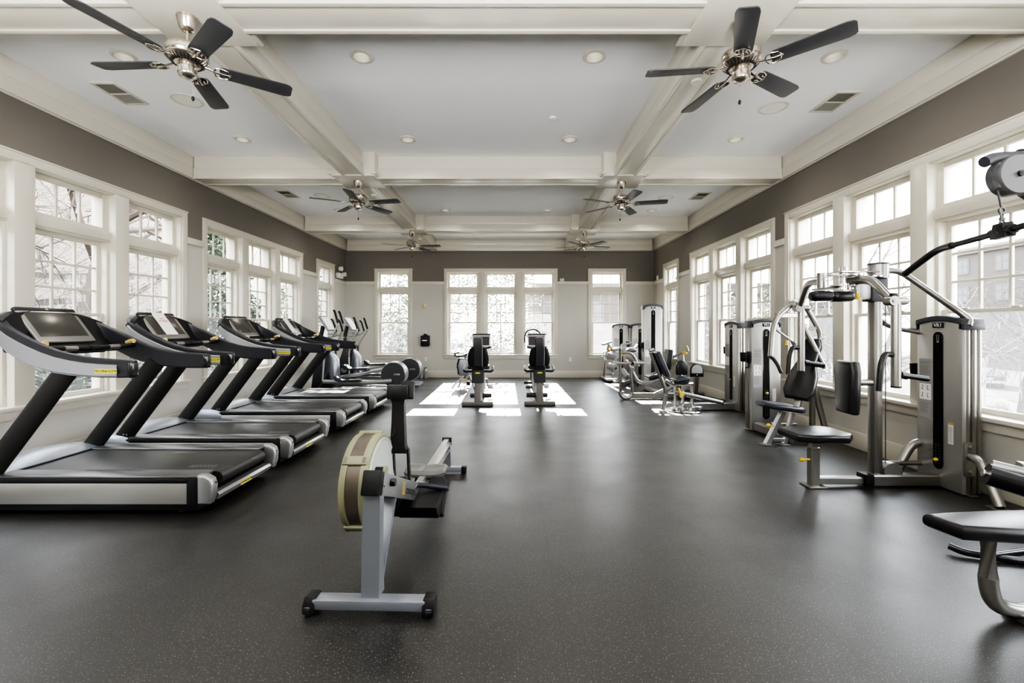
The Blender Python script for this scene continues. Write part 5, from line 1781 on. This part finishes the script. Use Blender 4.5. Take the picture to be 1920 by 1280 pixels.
# left hillside trees
pos = [(-8.6, 4.2), (-9.5, 6.0), (-11, 3.0), (-12, 7.2), (-10.2, 8.6), (-13, 10.2), (-14.5, 5.0), (-11.4, 11.6), (-12.4, 13.5), (-16, 8.5), (-15, 12.6), (-17, 15.5), (-11.2, 16.4), (-8.7, 2.0), (-18, 11), (-13.6, 17.6)]
for i, (x, y) in enumerate(pos):
    put_tree((1, 0, 2, 1, 0, 2)[i % 6], x, y, hill(x, y), .8 + .45 * rg.random(), rg.random() * 6, 'bare winter trees standing on the leafy hillside beyond the left windows', 'bare trees on the left hillside')
put_tree(3, 22.0, 19.2, -2.5, 1.05, 1.2, 'spreading bare tree on the street verge outside the nearest right window', None)
for i, (x, y, s) in enumerate(((12, 14.5, .85), (15, 21, .95), (9.5, 17.5, .75), (22, 34, .9), (18.5, 24.5, .8), (26, 26, .9))):
    put_tree((0, 2, 2, 0, 1, 0)[i], x, y, street_z(x, y), s, i * 1.1, 'bare trees on the lawn outside the farther right windows', 'bare trees on the right lawn')
put_tree(0, 8.6, 21.6, -.6, .85, .5, 'bare tree in front of the brick house behind the far wall', None)

rn = random.Random(77)
for part in range(1):
    m = MB()
    vs, fs = [], []
    for i in range(15000):
        x = -9.2 - 10 * rn.random() ** 1.2
        y = -2 + 24 * rn.random()
        z = min(hill(x, y), 15)
        p = Vector((x, y, z))
        d = Vector((rn.uniform(-.7, .7), rn.uniform(-.7, .7), rn.uniform(.2, 1))).normalized()
        L = rn.uniform(.3, 1.4)
        w = d.cross(Vector((.9, .3, .2))).normalized() * rn.uniform(.003, .009)
        k = len(vs)
        q = p + d * L + Vector((rn.uniform(-.2, .2), rn.uniform(-.2, .2), 0))
        vs += [p - w, p + w, q + w * .4, q - w * .4]
        fs.append((k, k + 1, k + 2, k + 3))
    m.add(vs, fs)
    tag(obj('dry_brush', m, 'brush'), 'tangle of dry brown brush over the hillside beyond the left windows', 'brush', kind='stuff')
# ---- leafy shrubs and evergreens
def leaf_cloud(seed, n, shape, size):
    rn = random.Random(seed)
    m = MB()
    vs, fs = [], []
    for i in range(n):
        p = Vector(shape(rn))
        a, b, c = rn.uniform(0, 6.3), rn.uniform(-.9, .9), rn.uniform(0, 6.3)
        u = Vector((cos(a), sin(a), b)).normalized()
        w = u.cross(Vector((cos(c), sin(c), .5))).normalized()
        s = size * rn.uniform(.6, 1.3)
        o = len(vs)
        vs += [p - u * s, p + w * s * .42, p + u * s, p - w * s * .42]
        fs.append((o, o + 1, o + 2, o + 3))
    return m.add(vs, fs)
def blob(rx, ry, h):
    def f(rn):
        while True:
            x, y, z = rn.uniform(-1, 1), rn.uniform(-1, 1), rn.uniform(-1, 1)
            d = x * x + y * y + z * z
            if .35 < d < 1:
                k = 1 + .25 * sin(5 * x + 3 * y) * cos(4 * z)
                return x * rx * k, y * ry * k, h * .5 + z * h * .5 * k
    return f
def cone(r, h):
    def f(rn):
        z = rn.random() ** 1.3
        a = rn.uniform(0, 6.3)
        q = (1 - z) * r * (.55 + .5 * rn.random()) * (1 + .2 * sin(z * 40))
        return q * cos(a), q * sin(a), z * h + .2
    return f
def make_shrub(name, seed, n, shape, size, mt, h):
    r = thing(name, '', 'shrub' if 'shrub' in name else 'tree')
    obj('foliage', leaf_cloud(seed, n, shape, size), mt, r)
    m = MB(); m.tube([(0, 0, -.2), (.02, 0, h * .4), (0, .02, h * .8)], .05, 6, r1=.015)
    for k in range(5):
        a = k * 1.3
        m.tube([(0, 0, h * .1 * k), (cos(a) * h * .12, sin(a) * h * .12, h * (.1 * k + .15)), (cos(a) * h * .2, sin(a) * h * .2, h * (.1 * k + .35))], .015, 5, r1=.006)
    obj('stem', m, 'bark', r)
    return r
S = [make_shrub('leafy_shrub', 3, 2600, blob(.8, .9, 1.5), .06, 'leaf_dark', 1.4), make_shrub('leafy_shrub', 8, 2600, blob(.8, .8, 1.7), .05, 'leaf_mid', 1.6), make_shrub('evergreen_tree', 14, 9000, cone(1.5, 6.0), .075, 'leaf_dark', 5.5), make_shrub('leafy_shrub', 17, 2400, blob(.75, .7, 2.4), .055, 'leaf_yellow', 2.2), make_shrub('tall_shrub', 29, 9000, blob(1.9, 1.5, 5.8), .065, 'leaf_mid', 5.)]
sused = set()
def put_shrub(k, x, y, z, s, rz, lab, group, sz=None):
    o = S[k] if k not in sused else copy_tree(S[k])
    sused.add(k)
    o.location = (x, y, z)
    o.scale = (s, s, sz or s)
    o.rotation_euler = (0, 0, rz)
    tag(o, lab, 'tree' if k == 2 else 'shrub', group)
for i, y in enumerate((2.4, 3.7, 4.9, 6.0, 7.1)):
    put_shrub(0, -6.5 - .25 * (i % 2), y, -.4, 1.0, i * 1.7, 'dark leafy shrubs close below the nearest left windows', 'dark shrubs under the left windows')
for i, (x, y, s) in enumerate(((-7.2, 10.6, .9), (-8.6, 12.9, 1.05))):
    put_shrub(2, x, y, -.4, s, i * 2., ('dense evergreen outside the farther left triple window', 'dense evergreen outside the narrow left window')[i], None)
put_shrub(3, -6.4, 12.4, -.4, 1.1, .4, 'yellow-green shrub outside the narrow left window', None)
put_shrub(1, -6.3, 9.2, -.4, .8, 1.4, 'green shrub below the farther left triple window', None)
for i, (x, y, s) in enumerate(((-3.5, 14.3, .95), (-2.5, 14.8, .8), (-1.5, 14.4, .95), (-4.6, 15.2, 1.25))):
    put_shrub(1, x, y, -.42, s, i * 1.3, ('green shrub behind the far single window above the drums', 'low green shrub behind the gap beside the dispenser', 'green shrub behind the left pane of the far triple window', 'tall green shrub beyond the far left corner')[i], None)
for i, (x, y, s) in enumerate(((6.2, 11.3, .95), (6.6, 13.4, 1.0))):
    put_shrub(3, x, y, -.5, s, i, ('tall yellow-green shrub outside the farther right windows', 'tall yellow-green shrub outside the narrow right window')[i], None, 1.15)
put_shrub(2, 9.6, 14.6, -1.4, .75, 1.0, 'evergreen tree outside the farther right triple window', None)
for i, (x, y, s) in enumerate(((21.2, 21.4, .5), (20.2, 18.4, .45))):
    put_shrub(1, x, y, -2.5, s, i, ('low shrub at the foot of the sign post on the verge', 'low shrub in front of the spreading street tree')[i], None)

for i, (x, y, s) in enumerate(((-7.5, 18.6, 1.), (-3.9, 19.4, 1.12), (-.5, 19.0, 1.))):
    put_shrub(4, x, y, -.6, s, i * 1.9, ('tall shrub far behind the left single window of the end wall', 'tall broad shrub far behind the dispenser wall', 'tall shrub far behind the middle pane of the end wall')[i], None)
# ---- houses
def building(name, lab, origin, rz, L, D, H, mt, floors, bays, z0, roof='roof_brown', sp=None):
    r = thing(name, lab, 'building', origin, rz)
    m = MB(); m.bb((0, 0, z0), (L, D, H), 0)
    obj('wall', m, mt, r)
    m = MB(); m.bb((-.3, -.35, H), (L + .3, D + .3, H + .35), .05); m.bb((-.15, -.2, H + .35), (L + .15, D + .15, H + .7), .05)
    obj('cornice', m, roof, r)
    fh = (H - z0) / floors
    for f in range(floors):
        for b in range(bays):
            x = (b + .5) * L / bays
            z = z0 + fh * f + fh * .35
            fr = MB(); fr.bb((x - .62, -.06, z - .12), (x + .62, .0, z + fh * .52))
            o = obj('window', fr, 'stone_trim', r)
            g = MB()
            for u in (-1, 1):
                for k in range(2):
                    g.bb((x + u * .27 - .22, -.075, z + .0 + k * fh * .24), (x + u * .27 + .22, -.05, z + fh * .21 + k * fh * .24))
            obj('glass', g, 'far_glass', o)
    m = MB(); m.bb((0, -.09, z0 + fh - .15), (L, 0, z0 + fh + .1))
    obj('band', m, 'stone_trim', r)
    return r
building('apartment_building', 'beige apartment building across the street, seen through the nearest right window', (45, 46, 0), -PI / 2, 36, 12, 8.6, 'stucco', 4, 10, -2.5)
b = building('brick_house', 'red brick apartment house behind the far wall', (1.2, 27, 0), 0, 15, 8, 3.4, 'brick', 2, 6, -3)
m = MB()
for k in range(14):
    m.bb((6.4 + k * .25, -1.3, .85), (6.45 + k * .25, -1.25, 1.75))
m.bb((6.3, -1.4, .65), (10, 0, .85)); m.bb((6.3, -1.33, 1.72), (10, -1.22, 1.8))
obj('balcony', m, 'stone_trim', b)
building('pale_house', 'long pale house behind the lawn on the right', (30, 73, 0), -PI / 2 + .5, 22, 8, 4.0, 'stucco', 2, 7, -2.5)

# ---- car and sign post
r = thing('parked_car', 'dark red car parked on the street outside the nearest right window', 'car', (31.6, 29.7, -2.46), math.atan2(dv.y, dv.x))
m = MB()
def csec(x, zs, ws):
    return [(x, -w, z) for w, z in zip(ws, zs)] + [(x, w, z) for w, z in list(zip(ws, zs))[::-1]]
m.loft([csec(x, (.25, .5, .75, zt), (.78 * k, .86 * k, .84 * k, .78 * k)) for x, zt, k in ((-2.2, .85, .92), (-2.1, .95, 1), (-1.4, .98, 1), (0, .98, 1), (1.0, .95, 1), (2.0, .82, .97), (2.25, .7, .85))])
r.scale = (.86, .86, .9)
bd = obj('body', m, 'car_paint', r)
m = MB(); m.loft([csec(x, (.93, zt), (.80, w)) for x, zt, w in ((-1.65, .97, .72), (-1.05, 1.36, .60), (.1, 1.42, .60), (1.0, .96, .70))])
obj('cabin_glass', m, 'far_glass', r)
m = MB(); m.loft([csec(x, (z - .03, z), (.60, .56)) for x, z in ((-1.0, 1.37), (-.5, 1.43), (.1, 1.43))])
obj('roof', m, 'car_paint', r)
for s in (-1, 1):
    m = MB(); m.bb((-2.19, s * .80, .62), (-2.08, s * .50, .80), .02)
    obj('tail_light', m, 'car_light', r, 'red tail light')
    for x in (-1.35, 1.35):
        m = MB(); m.lathe([(.0001, -.1), (.2, -.1), (.31, -.09), (.32, 0), (.31, .09), (.2, .1), (.0001, .1)], (x, s * .76, .32), 'y', 20)
        w = obj('wheel', m, 'black', r)
        m = MB(); m.lathe([(.0001, -.11), (.18, -.105), (.19, .105), (.0001, .11)], (x, s * .76, .32), 'y', 12)
        obj('hub', m, 'silver', w)
m = MB(); m.bb((-2.24, -.8, .35), (-2.1, .8, .56), .04); m.bb((-2.215, -.22, .62), (-2.19, .22, .74), 0, 1)
obj('bumper', m, ['grey_plastic', 'white_plastic'], r)
r = thing('sign_post', 'slim grey sign post on the verge outside the nearest right window', 'post', (22.6, 21.2, -2.45))
m = MB(); m.cyl((0, 0, 0), (0, 0, 2.2), .05, 8); obj('pole', m, 'grey_plastic', r)
m = MB(); m.bb((-.05, -.2, 2.0), (-.03, .2, 2.5), .01); obj('sign_plate', m, 'grey_plastic', r)
SKY, SUN, DOWN, FILL, EXPO = 9.5, 48., 26., 165., 0.95
VIEW, LOOK = 'AgX', 'AgX - High Contrast'
# ================================================================== LIGHT AND CAMERA
w = bpy.data.worlds.new('sky')
scene.world = w
w.use_nodes = True
nt = w.node_tree
bg = nt.nodes['Background']
tc = N(nt, 'ShaderNodeTexCoord', -900)
sp = N(nt, 'ShaderNodeSeparateXYZ', -700)
nt.links.new(tc.outputs['Generated'], sp.inputs[0])
rp = N(nt, 'ShaderNodeValToRGB', -450)
rp.color_ramp.elements[0].position = 0.
rp.color_ramp.elements[0].color = (1., .985, .96, 1)
rp.color_ramp.elements[1].position = .6
rp.color_ramp.elements[1].color = (.84, .91, 1., 1)
nt.links.new(sp.outputs['Z'], rp.inputs[0])
nt.links.new(rp.outputs[0], bg.inputs['Color'])
bg.inputs['Strength'].default_value = SKY
sun = bpy.data.lights.new('sun', 'SUN')
sun.energy = SUN
sun.angle = R(.25)
sun.color = (1., .95, .87)
so = bpy.data.objects.new('sun', sun)
COL.objects.link(so)
so.rotation_euler = Vector((.012, -cos(R(27.5)), -sin(R(27.5)))).to_track_quat('-Z', 'Y').to_euler()
def portal(c, size, rot):
    l = bpy.data.lights.new('window_portal', 'AREA')
    l.shape = 'RECTANGLE'
    l.size, l.size_y = size
    l.cycles.is_portal = True
    o = bpy.data.objects.new('window_portal', l)
    COL.objects.link(o)
    o.location = c
    o.rotation_euler = Vector(rot).to_track_quat('-Z', 'Z').to_euler()
hz = Z1 - Z0
for c, n in L_GROUPS: portal((XL - WT - .03, c, (Z0 + Z1) / 2), (gw(n), hz), (1, 0, 0))
for c, n in R_GROUPS: portal((XR + WT + .03, c, (Z0 + Z1) / 2), (gw(n), hz), (-1, 0, 0))
for c, n in B_GROUPS: portal((c, YB + WT + .03, (Z0 + Z1) / 2), (gw(n), hz), (0, -1, 0))
for i, (x, y) in enumerate(LIGHTS):  # spots added at the recessed lights to fill the room
    l = bpy.data.lights.new('downlight_fill', 'SPOT')
    l.energy = DOWN
    l.spot_size = R(150)
    l.spot_blend = 1.
    l.color = (1., .93, .82)
    l.shadow_soft_size = .06
    o = bpy.data.objects.new('downlight_fill', l)
    COL.objects.link(o)
    o.location = (x, y, ZC - .03)
for x, y in ((-2.2, -.8), (1.5, -.8)):  # added fill lamps out of view, aimed up to brighten the ceiling
    l = bpy.data.lights.new('ceiling_fill', 'AREA')
    l.energy = FILL
    l.size = 1.6
    l.color = (1., .98, .95)
    o = bpy.data.objects.new('ceiling_fill', l)
    COL.objects.link(o)
    o.location = (x, y, 1.9)
    o.rotation_euler = Vector((0, .38, .92)).to_track_quat('-Z', 'Z').to_euler()
cam = bpy.data.cameras.new('camera')
cam.sensor_width = 36
cam.lens = 36 * 830 / 1920
cam.shift_y = -25 / 1920
cam.shift_x = -1 / 1920
cam.clip_end = 400
cam.clip_start = .05
co = bpy.data.objects.new('camera', cam)
COL.objects.link(co)
co.location = (0, 0, 1.37)
co.rotation_euler = (PI / 2, 0, 0)
scene.camera = co
scene.view_settings.view_transform = VIEW
scene.view_settings.look = LOOK
scene.view_settings.exposure = EXPO
scene.cycles.use_denoising = True
scene.cycles.max_bounces = 10
scene.cycles.diffuse_bounces = 6
scene.cycles.glossy_bounces = 4
scene.cycles.transparent_max_bounces = 16
scene.cycles.caustics_reflective = False
scene.cycles.caustics_refractive = False
scene.cycles.sample_clamp_indirect = 6
